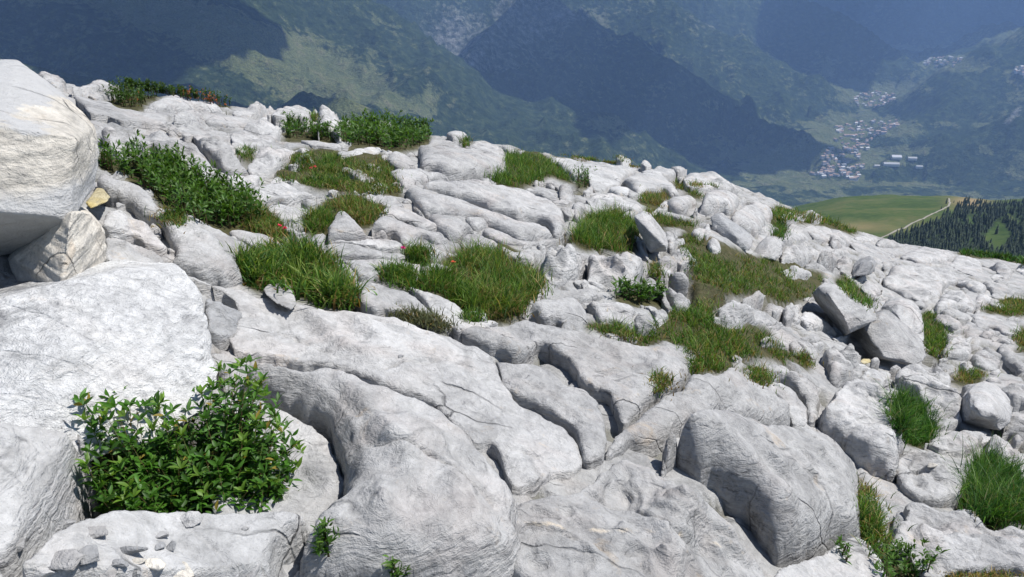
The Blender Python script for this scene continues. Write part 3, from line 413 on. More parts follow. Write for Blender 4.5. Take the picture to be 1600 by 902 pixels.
('cracked slab below the fluted edge with a fringe of grass', 'T7', [(780,140),(900,170),(990,260),(985,390),(880,372),(760,350),(740,280),(820,255)], .5, .8, {}),
('square pale slab left of the narrow black slot on the right', 'T7', [(990,310),(1060,270),(1120,290),(1190,330),(1185,450),(1080,450),(985,395)], .5, .8, {}),
('slab with a curving seam at the right edge above the cone-shaped stone', 'T7', [(1200,230),(1240,230),(1300,320),(1353,370),(1420,460),(1353,478),(1240,412),(1190,360),(1180,260)], .5, .8, {}),
('massive smooth block with a dark left flank in the right middle', 'T7', [(380,570),(440,470),(480,380),(560,330),(640,330),(700,340),(860,400),(850,520),(920,540),(940,620),(910,740),(900,820),(760,875),(690,800),(600,660),(500,590)], .6, .7, {}),
('pale slab behind the blue-shaded angular boulder', 'T7', [(920,545),(960,510),(1060,515),(1120,540),(1180,600),(1130,650),(960,640)], .5, .8, {}),
('bright flat slab with a raised right lip below the angular boulder', 'T7', [(690,872),(760,850),(900,830),(1060,808),(1095,825),(1085,915),(1020,1000),(900,1020),(760,1000),(650,940)], .6, .5, {}),
('rounded block at the right edge below the angular boulder', 'T7', [(1250,760),(1280,690),(1353,680),(1450,700),(1450,920),(1353,920),(1200,880),(1240,820)], .6, .8, {}),
('large block at the right edge with a small cone-shaped end', 'T7', [(1155,600),(1190,510),(1353,470),(1460,480),(1460,700),(1300,700),(1230,655)], .55, .7, {}),
('small bright slab between the upright grey rock and the massive block', 'T7', [(200,420),(380,400),(430,450),(370,575),(300,580),(215,550)], .4, .8, {'m': 'PALE'}),
('smooth sloping slab between the two big right-hand tussocks', 'Q3', [(590,330),(670,265),(760,290),(900,340),(1000,330),(945,440),(880,560),(780,575),(660,530),(590,450)], .35, .8, {}),
('wide fluted slab at the bottom right under the big tussock', 'Q3', [(560,780),(600,670),(640,600),(655,510),(780,560),(860,555),(960,555),(1000,600),(1030,640),(1200,650),(1350,660),(1350,900),(1100,900),(900,900),(780,920),(700,880),(660,800),(600,790)], .6, .6, {'ribs': 1}),
('grey wedge leaning behind the right-hand big tussock', 'Q3', [(1040,220),(1080,205),(1150,270),(1250,370),(1250,490),(1150,450),(1080,360),(1010,330)], .6, .7, {}),
('crumbling bright rock above the hanging grass at the bottom right', 'Q3', [(430,470),(520,500),(590,530),(565,640),(545,790),(480,720),(440,600)], .6, .6, {'m': 'PALE'}),
('low slab along the bottom right corner', 'Q3', [(760,930),(900,890),(1100,885),(1350,880),(1350,1050),(700,1050)], .3, .8, {}),
('narrow rock beside the right-hand grass clump at the bottom', 'Q3', [(560,800),(590,640),(610,560),(660,620),(680,760),(650,830)], .5, .6, {'m': 'GREY'}),
]
# free-lying boulders: corner points (photo x, photo y, horizontal distance), thickness behind, label
HB = [
('big_boulder', 'huge cream-fronted boulder with a flat grey top at the upper left', 'MULTI',
 [(-260,110,4.4),(0,93,4.3),(28,93,4.2),(60,118,4.0),(95,145,3.9),(130,180,3.7),(148,200,3.6),(153,235,3.45),(151,290,3.3),(126,306,3.05),(-260,185,3.0),(0,192,2.97),(60,203,2.96),(122,214,2.98),(-260,310,2.84),(0,300,2.86),(80,338,2.84),(108,350,2.88),(-260,400,3.2),(0,400,3.18),(75,386,3.14),(112,340,3.02)], .4),
('boulder', 'two-faced block wedged under the huge cream-fronted boulder, dark left side and sunlit right side', 'CREAM',
 [(11,410,3.1),(22,399,3.05),(109,355,2.78),(111,330,2.85),(142,334,3.05),(166,368,3.15),(166,408,3.1),(142,422,2.95),(126,435,2.85),(97,450,2.66),(47,475,2.85),(33,459,2.95),(20,434,3.05),(60,420,2.9)], .5),
('white_block', 'big fresh white block with a torn grainy face on the left', 'WHITE',
 [(-120,500,2.55),(0,487,2.5),(50,468,2.55),(100,440,2.62),(200,420,2.7),(290,424,2.72),(312,450,2.62),(326,500,2.5),(336,560,2.35),(341,600,2.25),(318,650,2.1),(250,690,2.0),(130,730,1.95),(0,735,1.93),(-120,735,1.93),(80,560,2.18),(230,560,2.25)], .45),
('stone', 'small yellowish stone jammed beside the huge cream-fronted boulder', 'YEL', [(133,318,0),(151,293,.25),(160,294,.25),(174,308,.18),(168,315,.0),(142,326,-.05),(140,322,0)], .15),
('boulder', 'long leaning boulder with a sunlit back and a dark left side on the right', 'ROCK',
 [(1268,458,.3),(1280,447,.25),(1300,451,.15),(1322,464,.15),(1344,478,.2),(1368,495,.25),(1370,500,.2),(1357,506,.1),(1339,509,.0),(1328,521,-.1),(1319,526,.05),(1308,515,.2),(1295,496,.3),(1273,471,.35),(1296,462,.0),(1318,494,-.15),(1326,516,-.15)], .4),
('boulder', 'pyramid-shaped boulder with a black triangular left face', 'ROCK',
 [(1320,527,.45),(1342,507,.2),(1375,494,.25),(1384,496,.3),(1415,526,.25),(1442,549,.2),(1449,558,.15),(1433,573,-.05),(1411,562,-.1),(1382,560,-.15),(1378,560,-.12),(1340,558,.2),(1349,512,.1)], .5),
('boulder', 'round two-faced boulder, black left and pale right, beside the green strip', 'ROCK',
 [(1375,493,.35),(1377,480,.35),(1385,476,.3),(1404,474,.25),(1424,480,.3),(1437,491,.3),(1443,511,.2),(1444,534,.05),(1435,535,-.05),(1421,529,-.1),(1406,513,.15),(1389,496,.3),(1402,493,-.02),(1419,525,-.15)], .45),
('boulder', 'leaning half-shaded boulder right of the square tussock', 'ROCK',
 [(991,338,.3),(1002,333,.35),(1015,338,.35),(1028,357,.3),(1044,380,.15),(1043,394,.0),(1015,395,-.02),(1008,375,.1),(995,355,.25),(1016,362,-.02),(1039,384,-.1)], .4),
('boulder', 'speckled round boulder propped against the domed rock on the right', 'GREY',
 [(1111,340,.4),(1120,333,.45),(1140,344,.45),(1175,371,.35),(1177,384,.15),(1171,393,.0),(1155,391,-.05),(1140,384,.0),(1124,366,.15),(1113,353,.3),(1150,370,-.02)], .35),
('boulder', 'grey dome-shaped rock with fine arcs above the meadow patch', 'ROCK',
 [(1173,400,.05),(1184,384,.3),(1198,371,.5),(1213,369,.55),(1222,380,.5),(1222,398,.3),(1211,407,.0),(1189,403,-.05),(1200,385,.1)], .35),
('boulder', 'dark shaded boulder at the left end of the wide pavement', 'GREY',  # lies in shade; the darker grey stone puts that into its colour
 [(1331,431,.3),(1333,416,.6),(1341,411,.8),(1359,405,1.0),(1368,412,1.0),(1367,424,.5),(1355,431,.0),(1333,432,-.1),(1345,415,.1),(1362,410,.15)], .5),
('boulder', 'angular boulder with a deep blue-shaded base near the right edge', 'ROCK',
 [(1502,624,.3),(1515,613,.25),(1535,609,.35),(1553,617,.4),(1570,635,.4),(1578,648,.3),(1577,660,.15),(1562,673,.0),(1542,662,-.05),(1504,661,.05),(1500,645,.2),(1524,636,-.1),(1553,648,-.12),(1535,650,-.15)], .35),
('stone', 'thin slab chip with a dark underside resting on the long grey slab', 'ROCK',
 [(411,452,.15),(420,444,.25),(445,444,.25),(452,446,.25),(458,454,.15),(464,477,.0),(455,485,-.1),(430,474,-.05),(416,462,.05)], .1),
('stone', 'little yellow lichen-covered stone in the gap left of the massive smooth block', 'YEL', [(1343,565,0),(1347,561,.05),(1360,561,.1),(1361,567,.05),(1349,570,-.03)], .08),
]
# small loose stones on the bottom-left ledge: (x, y, width, height, label)
ST = [
(95,878,66,34,'largest flat grey stone on the bottom-left ledge'), (133,870,44,30,'angular stone with a dark side right of the largest flat grey stone'),
(147,832,36,20,'oval grey stone near the top left edge of the ledge'), (104,818,26,16,'dark stone lying in the corner between the ledge and the sharp-edged pale rock'),
(203,860,52,22,'bluish flat stone in the middle group on the ledge'), (240,883,40,18,'brown-shadowed flat stone right of the middle group on the ledge'),
(185,882,28,18,'pinkish chip in front of the bluish flat stone'), (252,837,22,14,'small grey chip above the reddish one on the ledge'),
(248,854,16,14,'tiny dark chip below the small grey chip on the ledge'), (266,854,24,16,'tiny pinkish chip right of the tiny dark chip'),
(297,811,34,26,'rounded grey stone at the back edge of the ledge below the leafy bush'), (383,826,14,6,'lone tiny chip at the right back of the ledge'),
(280,893,60,26,'flat brownish stone at the bottom edge of the ledge'), (165,899,40,16,'flat grey stone cut by the bottom edge under the middle group'),
(30,852,30,22,'small stone by the crack in the bottom left corner rock'), (62,893,40,24,'low grey stone left of the largest one at the bottom edge'),
(395,890,18,40,'upright thin flake at the right end of the ledge'), (215,876,22,12,'pale chip between the bluish stone and the brown-shadowed stone'),
(626,556,10,8,'tiny dark stone lying alone on the long grey slab'), (1458,728,16,10,'small brown stone lying on the smooth sloping slab at the right'),
]
# plants: (kind, label, view, outline, options)
G = [
('shrub', 'dark heath shrub with rust-red tips on the left skyline', 'T1', [(270,200),(400,165),(420,135),(560,120),(760,122),(900,170),(1000,200),(1110,240),(1180,275),(1170,310),(1100,305),(1000,275),(880,262),(760,230),(700,228),(590,258),(550,305),(440,312),(350,285)], dict(h=.14, leaf=.028, n=4200, rust=.90)),
('shrub', 'leafy low shrub spilling down beside the huge cream-fronted boulder', 'F', [(153,245),(163,232),(180,250),(200,250),(212,228),(228,234),(240,250),(255,240),(275,245),(300,265),(335,285),(370,296),(400,310),(420,335),(410,355),(385,352),(350,362),(310,347),(275,332),(250,312),(220,287),(180,270),(153,262)], dict(h=.16, leaf=.04, n=4600)),
('grass', 'grass and low leaves at the lower end of the long leafy shrub', 'F', [(330,300),(370,300),(400,315),(430,335),(447,365),(440,374),(400,362),(360,357),(330,345)], dict(h=.15, dry=.35)),
('shrub', 'dark leafy clump on the shelf below the tall square block', 'T2', [(170,250),(200,195),(260,165),(330,200),(400,215),(480,215),(560,260),(605,290),(600,325),(440,318),(370,300),(230,302)], dict(h=.15, leaf=.04, n=1300)),
('shrub', 'tall bright leafy plants on the skyline right of the square block', 'T2', [(598,230),(640,180),(760,150),(900,150),(1050,165),(1180,165),(1225,200),(1232,310),(1180,350),(1090,372),(940,392),(900,362),(760,355),(640,352),(598,310)], dict(h=.19, leaf=.055, n=4200)),
('grass', 'flowery turf around the flat stones below the tall leafy plants', 'T2', [(140,540),(240,420),(280,370),(440,350),(590,370),(880,390),(940,450),(1000,620),(1040,690),(900,680),(750,690),(500,650),(400,640),(290,600),(150,590)], dict(h=.13, dry=.25)),
('grass', 'brown and green turf above the pale pointed hump', 'T2', [(400,760),(520,700),(700,690),(900,760),(900,830),(830,845),(820,902),(740,905),(640,830),(560,830),(500,885),(440,850)], dict(h=.14, dry=.35)),
('grass', 'tall bright grass in the hollow behind the whaleback rock', 'T3', [(700,440),(800,400),(850,345),(860,245),(960,240),(1100,262),(1200,320),(1300,420),(1335,485),(1250,450),(1190,420),(1100,440),(980,512),(800,488)], dict(h=.27, dry=.08)),
('grass', 'square tussock between the whaleback and the leaning half-shaded boulder', 'F', [(893,375),(903,345),(925,330),(955,322),(970,325),(990,340),(1000,365),(992,392),(965,394),(940,388),(920,394),(905,386)], dict(h=.26, dry=.2)),
('grass', 'big left tussock of grass and dark pointed leaves', 'F', [(368,400),(400,378),(440,372),(480,380),(520,405),(545,440),(556,472),(530,480),(505,478),(470,462),(430,450),(400,452),(378,435)], dict(h=.22, dry=.25, wide=1)),
('grass', 'central tussock with tan straw at its base', 'F', [(640,448),(665,428),(700,398),(740,378),(785,378),(830,405),(852,440),(825,470),(805,492),(760,496),(720,478),(690,457),(660,452)], dict(h=.24, dry=.22)),
('grass', 'thin fringe of grass along the smooth slab left of the central tussock', 'F', [(588,428),(600,418),(625,412),(650,430),(685,443),(690,458),(650,452),(620,442)], dict(h=.13, dry=.1)),
('grass', 'small upright tuft right of the magenta flower', 'F', [(635,402),(642,385),(668,382),(675,400),(665,412),(645,410)], dict(h=.16, dry=.1)),
('grass', 'greyish wiry grass hanging along the edge of the wedge-shaped slab', 'F', [(610,490),(625,474),(650,480),(680,490),(702,505),(700,515),(670,504),(640,498)], dict(h=.1, dry=.7, pale=1)),
('grass', 'small tuft on the small pale stone below the central tussock', 'F', [(723,500),(728,486),(745,484),(757,494),(752,503),(735,503)], dict(h=.1, dry=.1)),
('grass', 'small tuft left of the pale hump with the pointed top', 'F', [(478,352),(480,335),(500,330),(512,338),(512,362),(490,368)], dict(h=.18, dry=.35)),
('meadow', 'large meadow patch spreading between the rocks on the right', 'F', [(1060,372),(1075,355),(1100,362),(1125,378),(1160,392),(1200,398),(1235,408),(1290,425),(1285,445),(1262,468),(1220,472),(1180,457),(1130,460),(1112,490),(1115,506),(1180,505),(1205,520),(1230,545),(1250,565),(1200,555),(1150,555),(1132,577),(1100,583),(1080,560),(1078,545),(1040,527),(1000,537),(960,525),(915,512),(918,500),(960,502),(1000,512),(1030,490),(1060,475),(1090,470),(1085,430),(1070,400)], dict(h=.15, dry=.16)),
('shrub', 'low broad-leaved plants in the gap below the pinkish block', 'F', [(958,468),(968,450),(990,446),(1010,455),(1035,456),(1040,470),(1020,475),(970,473)], dict(h=.12, leaf=.045, n=420)),
('grass', 'dry straw tussock growing on top of the long rounded slab', 'T8', [(250,735),(330,690),(440,700),(455,780),(390,828),(330,805)], dict(h=.12, dry=.7)),
('grass', 'dry orange grass behind the arched rock', 'T8', [(580,590),(700,570),(745,610),(745,700),(690,680),(630,640)], dict(h=.1, dry=.9)),
('grass', 'green strip running down left of the wide pavement', 'T8', [(930,70),(1000,35),(1060,90),(1110,140),(1175,200),(1180,275),(1100,255),(1000,185),(950,130)], dict(h=.16, dry=.12)),
('grass', 'green strip of grass right of the round two-faced boulder', 'F', [(1440,490),(1455,482),(1470,500),(1482,530),(1495,552),(1475,560),(1446,552),(1443,525)], dict(h=.18, dry=.18)),
('grass', 'big dark green tussock left of the angular boulder', 'F', [(1393,650),(1395,620),(1415,612),(1440,625),(1460,655),(1450,690),(1425,695),(1412,690),(1400,675)], dict(h=.26, dry=.06, dark=1)),
('grass', 'biggest dark tussock at the right edge', 'F', [(1515,800),(1512,745),(1530,715),(1555,705),(1585,730),(1620,760),(1620,812),(1560,818),(1535,812)], dict(h=.3, dry=.1, dark=1)),
('grass', 'small tuft at the left foot of the biggest dark tussock', 'F', [(1492,782),(1500,765),(1530,765),(1535,785),(1510,790)], dict(h=.12, dry=.1)),
('grass', 'yellowish tussock above the pale slab near the right edge', 'F', [(1488,592),(1500,578),(1520,570),(1537,580),(1536,594),(1505,600)], dict(h=.15, dry=.5)),
('grass', 'thin line of grass along the middle skyline', 'F', [(868,244),(880,236),(920,240),(960,240),(1005,248),(1000,254),(950,252),(900,250)], dict(h=.12, dry=.35)),
('grass', 'yellow-green tufts on the right skyline', 'F', [(1205,345),(1210,322),(1235,325),(1280,335),(1320,348),(1345,360),(1330,366),(1290,352),(1230,345),(1215,352)], dict(h=.3, dry=.3)),
('grass', 'dark tuft under the yellow-green skyline tufts', 'F', [(1208,368),(1215,347),(1230,348),(1230,370),(1218,375)], dict(h=.28, dry=.2, dark=1)),
('grass', 'long green bank on the far right skyline', 'F', [(1495,396),(1510,388),(1560,390),(1600,396),(1640,400),(1640,416),(1600,414),(1560,405),(1510,402)], dict(h=.5, dry=.1, dark=1)),
('grass', 'grass patch beside the flat oblong slab at the right edge', 'F', [(1540,478),(1570,464),(1610,466),(1610,492),(1570,492),(1540,486)], dict(h=.22, dry=.3)),
('grass', 'sparse grass at the right edge below the thin flat slab', 'F', [(1580,520),(1600,510),(1615,520),(1615,560),(1600,550),(1590,535)], dict(h=.2, dry=.4)),
('grass', 'straw-coloured tufts below the wide domed slab', 'T4', [(630,390),(660,350),(760,350),(860,370),(870,400),(800,400),(800,470),(700,460),(630,430)], dict(h=.18, dry=.55)),
('grass', 'low tufts on the ledge of the large rounded skyline rock', 'T4', [(960,300),(1060,290),(1160,300),(1170,325),(1060,330),(960,318)], dict(h=.15, dry=.4)),
('grass', 'small tuft left of the large rounded skyline rock', 'T4', [(880,330),(890,270),(940,265),(950,300),(940,350),(900,340)], dict(h=.18, dry=.3)),
('grass', 'small tuft below the large rounded skyline rock', 'T4', [(960,370),(985,340),(1050,360),(1070,405),(1040,410),(1000,385)], dict(h=.16, dry=.2)),
('grass', 'strip of low grass above the leaning half-shaded boulder', 'T4', [(630,480),(720,470),(760,500),(840,520),(900,535),(1030,575),(1000,610),(860,600),(760,590),(720,540)], dict(h=.16, dry=.2)),
('shrub', 'round dark tuft on the smooth slab right of the tall grass', 'T4', [(175,330),(180,260),(220,238),(270,250),(280,300),(260,335),(210,340)], dict(h=.22, leaf=.03, n=400)),
('grass', 'brown tuft in the crack right of the pinkish block', 'L5', [(1050,260),(1090,215),(1140,260),(1140,310),(1100,330),(1050,290)], dict(h=.14, dry=.5)),
('grass', 'hanging blades of grass in the gap right of the huge rounded boulder', 'F', [(1338,770),(1345,752),(1362,770),(1372,830),(1376,870),(1350,865),(1342,820)], dict(h=.16, dry=.45)),
('shrub', 'leafy clump at the bottom edge right of the huge rounded boulder', 'F', [(1375,880),(1385,862),(1410,862),(1450,868),(1462,902),(1380,912)], dict(h=.12, leaf=.03, n=420)),
('grass', 'dry grass in the bottom right corner', 'F', [(1480,902),(1520,892),(1600,880),(1620,900),(1620,925),(1480,925)], dict(h=.06, dry=.5)),
('shrub', 'small sprig at the foot of the huge rounded boulder', 'F', [(1300,850),(1306,842),(1322,858),(1328,880),(1318,880)], dict(h=.07, leaf=.025, n=40)),
('shrub', 'small leafy sprig at the right end of the stone-strewn ledge', 'F', [(495,865),(498,838),(508,830),(520,860),(530,885),(515,892),(505,880)], dict(h=.09, leaf=.026, n=110)),
('shrub', 'tiny leafy sprig cut by the bottom edge of the view', 'F', [(605,902),(612,882),(632,882),(636,902),(630,915),(610,915)], dict(h=.07, leaf=.024, n=50)),
('grass', 'rusty dry plant in the crack of the central cleft slab', 'M2', [(1105,420),(1120,340),(1150,310),(1195,340),(1170,390),(1130,430)], dict(h=.09, dry=1.0)),
('grass', 'green tuft at the right end of the central cleft slab', 'M2', [(1285,330),(1290,270),(1330,260),(1360,290),(1353,335),(1310,340)], dict(h=.1, dry=.25)),
('grass', 'mossy tuft in the crack left of the wide pale slab', 'T1', [(1230,640),(1280,570),(1320,600),(1320,700),(1290,710)], dict(h=.12, dry=.2)),
('grass', 'small tuft between the skyline rock and the tall square block', 'T2', [(370,150),(400,110),(440,125),(455,160),(430,185),(400,180)], dict(h=.16, dry=.3)),
('grass', 'tuft in the notch right of the rounded skyline rock', 'T3', [(520,170),(580,150),(620,170),(590,220),(560,225)], dict(h=.2, dry=.2)),
('grass', 'tuft of yellowish grass at the head of the big left slab', 'L1', [(1120,800),(1150,770),(1220,800),(1310,850),(1300,900),(1240,905),(1180,880)], dict(h=.1, dry=.6)),
]
# ------------------------------------------------------------------ rock builders
MATS = dict(ROCK=M_ROCK, PALE=M_PALE, WHITE=M_WHITE, CREAM=M_CREAM, GREY=M_GREY, YEL=M_YEL)
def chaikin(p, n=1):
    for _ in range(n):
        q = np.roll(p, -1, 0); p = np.stack([p * .78 + q * .22, p * .22 + q * .78], 1).reshape(-1, 2)
    return p
def resample(p, step):
    q = np.vstack([p, p[:1]]); d = np.hypot(*np.diff(q, axis=0).T); s = np.r_[0, np.cumsum(d)]
    n = max(16, int(s[-1] / step)); t = np.linspace(0, s[-1], n, endpoint=False)
    return np.stack([np.interp(t, s, q[:, 0]), np.interp(t, s, q[:, 1])], 1)
def smooth_loop(v, n):
    for _ in range(n): v = (np.roll(v, 1) + 2 * v + np.roll(v, -1)) / 4
    return v
def displace(V, F, amp, scale, seed, strata=0.0, o=4):
    """move vertices along their normals by noise that lives in world space, plus ledges along the bedding"""
    a, b, c = V[F[:, 0]], V[F[:, 1]], V[F[:, 2]]
    n = np.cross(b - a, c - a); N = np.zeros_like(V)
    for i in range(3): np.add.at(N, F[:, i], n)
    N /= np.linalg.norm(N, axis=1)[:, None] + 1e-9
    q = V * scale
    d = fbm(q[:, 0], q[:, 1], q[:, 2] * 1.5, o, seed) * amp
    # sharp flakes: folded noise
    d += (0.35 - np.abs(noise(q[:, 0] * 2.3, q[:, 1] * 2.3, q[:, 2] * 3.1, seed + 9))) * amp * 0.7
    if strata:
        st = np.clip(1.15 - np.abs(N[:, 2]), 0, 1)
        zz = V[:, 2] + 0.06 * noise(V[:, 0] * 1.5, V[:, 1] * 1.5, None, 5)
        f = fbm(V[:, 0] * 2, V[:, 1] * 2, zz * 28, 3, 77)
        d += f * strata * st
    return V + N * d[:, None]
ALLPOLY = []
def slab(label, view, pts, k, rnd_, ex, idx):
    P = px(view, pts); ALLPOLY.append(P)
    mid = P.mean(0); r0 = float(BASE.hit(*mid)[0]); ppm = FOC / math.hypot(r0, EYE)
    P = chaikin(P, 2)
    step = 3.2; P = resample(P, step)
    if np.sum(P[:, 0] * np.roll(P[:, 1], -1) - np.roll(P[:, 0], -1) * P[:, 1]) < 0: P = P[::-1]
    # natural unevenness of the outline
    s_ = np.arange(len(P)) * step
    ext = float(np.ptp(P[:, 1])); wid = float(np.ptp(P[:, 0])); amp = min(2.2, 0.035 * min(ext, wid) + .4)
    tng = np.roll(P, -1, 0) - np.roll(P, 1, 0); tng /= np.linalg.norm(tng, axis=1)[:, None] + 1e-9
    nor = np.stack([tng[:, 1], -tng[:, 0]], 1)            # outward in image space (y down, positive area)
    j = fbm(P[:, 0] / 14, P[:, 1] / 14, None, 3, idx) * amp
    P = P + nor * j[:, None]
    far = np.clip((-nor[:, 1] + 0.25) / 0.8, 0, 1); far = smooth_loop(far, 4)
    gx_, gy_ = np.meshgrid(np.linspace(P[:, 0].min(), P[:, 0].max(), 26), np.linspace(P[:, 1].min(), P[:, 1].max(), 26)); ins = inside(gx_, gy_, P)
    inr = float(np.sqrt(((np.stack([gx_[ins], gy_[ins]], 1)[:, None] - P[None]) ** 2).sum(-1).min(1)).max()) if ins.any() else ext / 2
    H = min(ex.get('H', .8) * k * 2 * min(inr, ext * .5) / ppm * (float(np.interp(r0, [1.5, 5, 9, 20], [.5, .9, .9, .75]))), .45)
    if not any(k_ in label for k_ in ('large smooth', 'very long smooth', 'whaleback', 'rounded', 'dome', 'finger', 'long')) and r0 > 4.2 and not ex.get('flat'): H = min(H * 1.38, .5)
    # silhouette points on the skyline must be reachable
    a_s, t_s = rays(P[:, 0], P[:, 1]); m_s, k_s = BASE.mk(a_s); need = EYE - np.maximum(t_s - m_s, 0) ** 2 / (4 * k_s)
    z0 = min(max(0.0, float(np.quantile(need, .97)) + .01 - .78 * H), .13)
    r, a, t = BASE.hit(P[:, 0], P[:, 1], z0 + H * far * .78)
    r = smooth_loop(r, 2)
    X = np.stack([r * np.sin(a), r * np.cos(a)], 1)
    # remove loop crossings by resampling in plan
    res = 2.6 * r0 / FOC * 1.25
    X = resample(X, res); fr = None
    # carry far-ness over by nearest original vertex
    X0 = np.stack([r * np.sin(a), r * np.cos(a)], 1)
    dd = ((X[:, None] - X0[None]) ** 2).sum(-1).argmin(1); fr = far[dd]
    lo, hi = X.min(0), X.max(0)
    area = float(np.prod(hi - lo)); g = max(res, math.sqrt(area / 9000))
    gx, gy = np.meshgrid(np.arange(lo[0], hi[0], g), np.arange(lo[1], hi[1], g))
    Q = np.stack([gx.ravel(), gy.ravel()], 1) + nrg.uniform(-.3, .3, (gx.size, 2)) * g
    Q = Q[inside(Q[:, 0], Q[:, 1], X)]
    if len(Q) < 4: Q = np.vstack([X.mean(0)[None] + nrg.normal(0, .1 * g, (4, 2))])
    A = X; B = np.roll(X, -1, 0); AB = B - A; L2 = (AB ** 2).sum(1) + 1e-12
    def sdf(Q):
        out = np.empty(len(Q)); foot = np.empty((len(Q), 2)); ff = np.empty(len(Q))
        for i in range(0, len(Q), 4000):
            q = Q[i:i + 4000]; u = np.clip(((q[:, None] - A) * AB).sum(-1) / L2, 0, 1)
            f = A + u[..., None] * AB; d = ((q[:, None] - f) ** 2).sum(-1); m = d.argmin(1); rr = np.arange(len(q))
            out[i:i + 4000] = np.sqrt(d[rr, m]); foot[i:i + 4000] = f[rr, m]; ff[i:i + 4000] = fr[m]
        return out, foot, ff
    d, foot, ff = sdf(Q); keep = d > 0.25 * g; Q, d, foot, ff = Q[keep], d[keep], foot[keep], ff[keep]
    dmax = max(d.max() if len(d) else g, g)
    soft = any(k_ in label for k_ in ('large smooth', 'very long smooth', 'whaleback', 'finger', 'folds', 'huge rounded', 'big rounded', 'long rounded', 'dome', 'rounded pale')); pw = 2.3 if soft else 3.6
    wn = min(H * rnd_ * (.95 if soft else .42), ex.get('wn', .5 if soft else .24) * dmax); wf = min(H * .22 * rnd_, 0.12 * dmax)
    w_ = np.maximum(wn * (1 - ff) + wf * ff, 1e-4)
    t_ = d / w_; near = t_ < 1
    nd = np.where(near, t_ ** 1.9 * w_, d)                    # crowd the samples where the flank is steep
    dirv = (Q - foot) / (d[:, None] + 1e-9); Qm = np.where(near[:, None], foot + dirv * nd[:, None], Q)
    tt = np.clip(nd / w_, 0, 1)
    prof = np.maximum(1 - (1 - tt) ** pw, 0) ** (1 / pw)
    und = 1 + 0.16 * fbm(Qm[:, 0] * 2.2 / max(dmax, .25), Qm[:, 1] * 2.2 / max(dmax, .25), None, 2, idx + 31) * np.clip(nd / (dmax * .8), 0, 1)
    hz = H * prof * (0.86 + .14 * np.clip(nd / dmax, 0, 1)) * und
    # flat tilted tops and broken facets, as on jointed limestone
    gq = np.random.default_rng(idx * 7 + 1); cq = Q.mean(0) if len(Q) else X.mean(0); rel = (Qm - cq) / max(dmax, 1e-3)
    an_ = gq.uniform(0, 6.28); hz = hz * (1 + np.clip((rel @ (math.cos(an_), math.sin(an_))) * gq.uniform(.04, .14), -.3, .25))
    if not soft and not ex.get('flat'):
        compact = dmax > .27 * float(np.hypot(*(hi - lo)))
        if len(Q) > 12:       # chiselled: the lowest of several planes touching a dome; only the nearest planes count on long or hooked shapes
            K = int(gq.integers(8, 14)) if compact else int(14 + 10 * np.hypot(*(hi - lo)) / dmax); ks = gq.choice(len(Q), min(K, len(Q)), replace=False)
            u_ = np.clip(d[ks] / dmax, .08, .95); hk = H * (1 - (1 - u_) ** 2) * gq.uniform(.95, 1.12, len(ks)); th = gq.normal(0, .45, len(ks)); dk = dirv[ks]
            dk = np.stack([dk[:, 0] * np.cos(th) - dk[:, 1] * np.sin(th), dk[:, 0] * np.sin(th) + dk[:, 1] * np.cos(th)], 1) * (H * 1.7 * (1 - u_) / dmax)[:, None]
            rel_ = Qm[:, None] - Q[ks][None]; pk = hk + (rel_ * dk).sum(-1)
            if not compact:
                dist_ = np.hypot(rel_[..., 0], rel_[..., 1]); pk = pk + np.maximum(dist_ - 1.3 * dmax, 0) * 6 * H / dmax
            hf = np.maximum(pk.min(1), .2 * H * prof); mixf = .85 if compact else .6
            hz = np.minimum(hz, H * prof) * (1 - mixf) + np.minimum(hf, H * 1.12 * prof) * mixf
        for _ in range(0 if compact else 2):
            an_ = gq.uniform(0, 6.28); pl = H * (gq.uniform(.9, 1.15) - gq.uniform(.3, .7) * (rel @ (math.cos(an_), math.sin(an_))))
            hz = np.minimum(hz, np.maximum(pl, .25 * hz))
        tn = fbm(Qm[:, 0] * 1.3 / max(dmax, .1), Qm[:, 1] * 1.3 / max(dmax, .1), None, 3, idx + 60) * 2.2; fl_ = np.floor(tn); ft = tn - fl_
        hz = hz + (fl_ + np.clip((ft - .38) / .24, 0, 1)) * .13 * H * np.clip(nd / (.25 * dmax), 0, 1)
    # shallow joints and solution furrows across the larger slabs
    if inr > 22:
        an_ = .69 + gq.uniform(-.12, .12); co, si = math.cos(an_), math.sin(an_); s1 = Qm[:, 0] * co + Qm[:, 1] * si; s2_ = -Qm[:, 0] * si + Qm[:, 1] * co
        wv = s1 * 2.6 + s2_ * 1.1 + .9 * fbm(Qm[:, 0] * 1.1, Qm[:, 1] * 1.1, None, 3, idx); fr_ = np.abs((wv % 1) - .5) * 2
        hz -= np.clip(1 - fr_ * 14, 0, 1) * .035 * np.clip(nd / .1, 0, 1) * np.clip(noise(s1 * 1.3, s2_ * 1.3, None, idx + 3) * 2, 0, 1)
        hz += (.012 + .01 * noise(s1 * 1.1, s2_ * .7, None, idx)) * (1 - 2 * np.abs(((s1 * 8.5 + .8 * fbm(s1 * 1.5, s2_ * .8, None, 2, idx)) % 1) - .5)) ** 1.3 * np.clip(nd / .12, 0, 1)
        hz += .022 * fbm(s1 * 3.5, s2_ * 1.2, None, 3, idx + 8) * np.clip(nd / .15, 0, 1)
    if ex.get('ribs'):
        c_, s2 = math.cos(-.5), math.sin(-.5); uu = (Qm[:, 0] * c_ - Qm[:, 1] * s2)
        wv = uu * 5.5 + 1.1 * fbm(Qm[:, 0] * 1.6, Qm[:, 1] * 1.6, None, 2, 4)
        hz += 0.15 * H * (1 - 2 * np.abs((wv % 1) - .5)) ** 1.5 * np.clip((1.25 - prof) * 1.5, 0.15, 1) * prof
    allp = np.vstack([X, Qm]); nb = len(X)
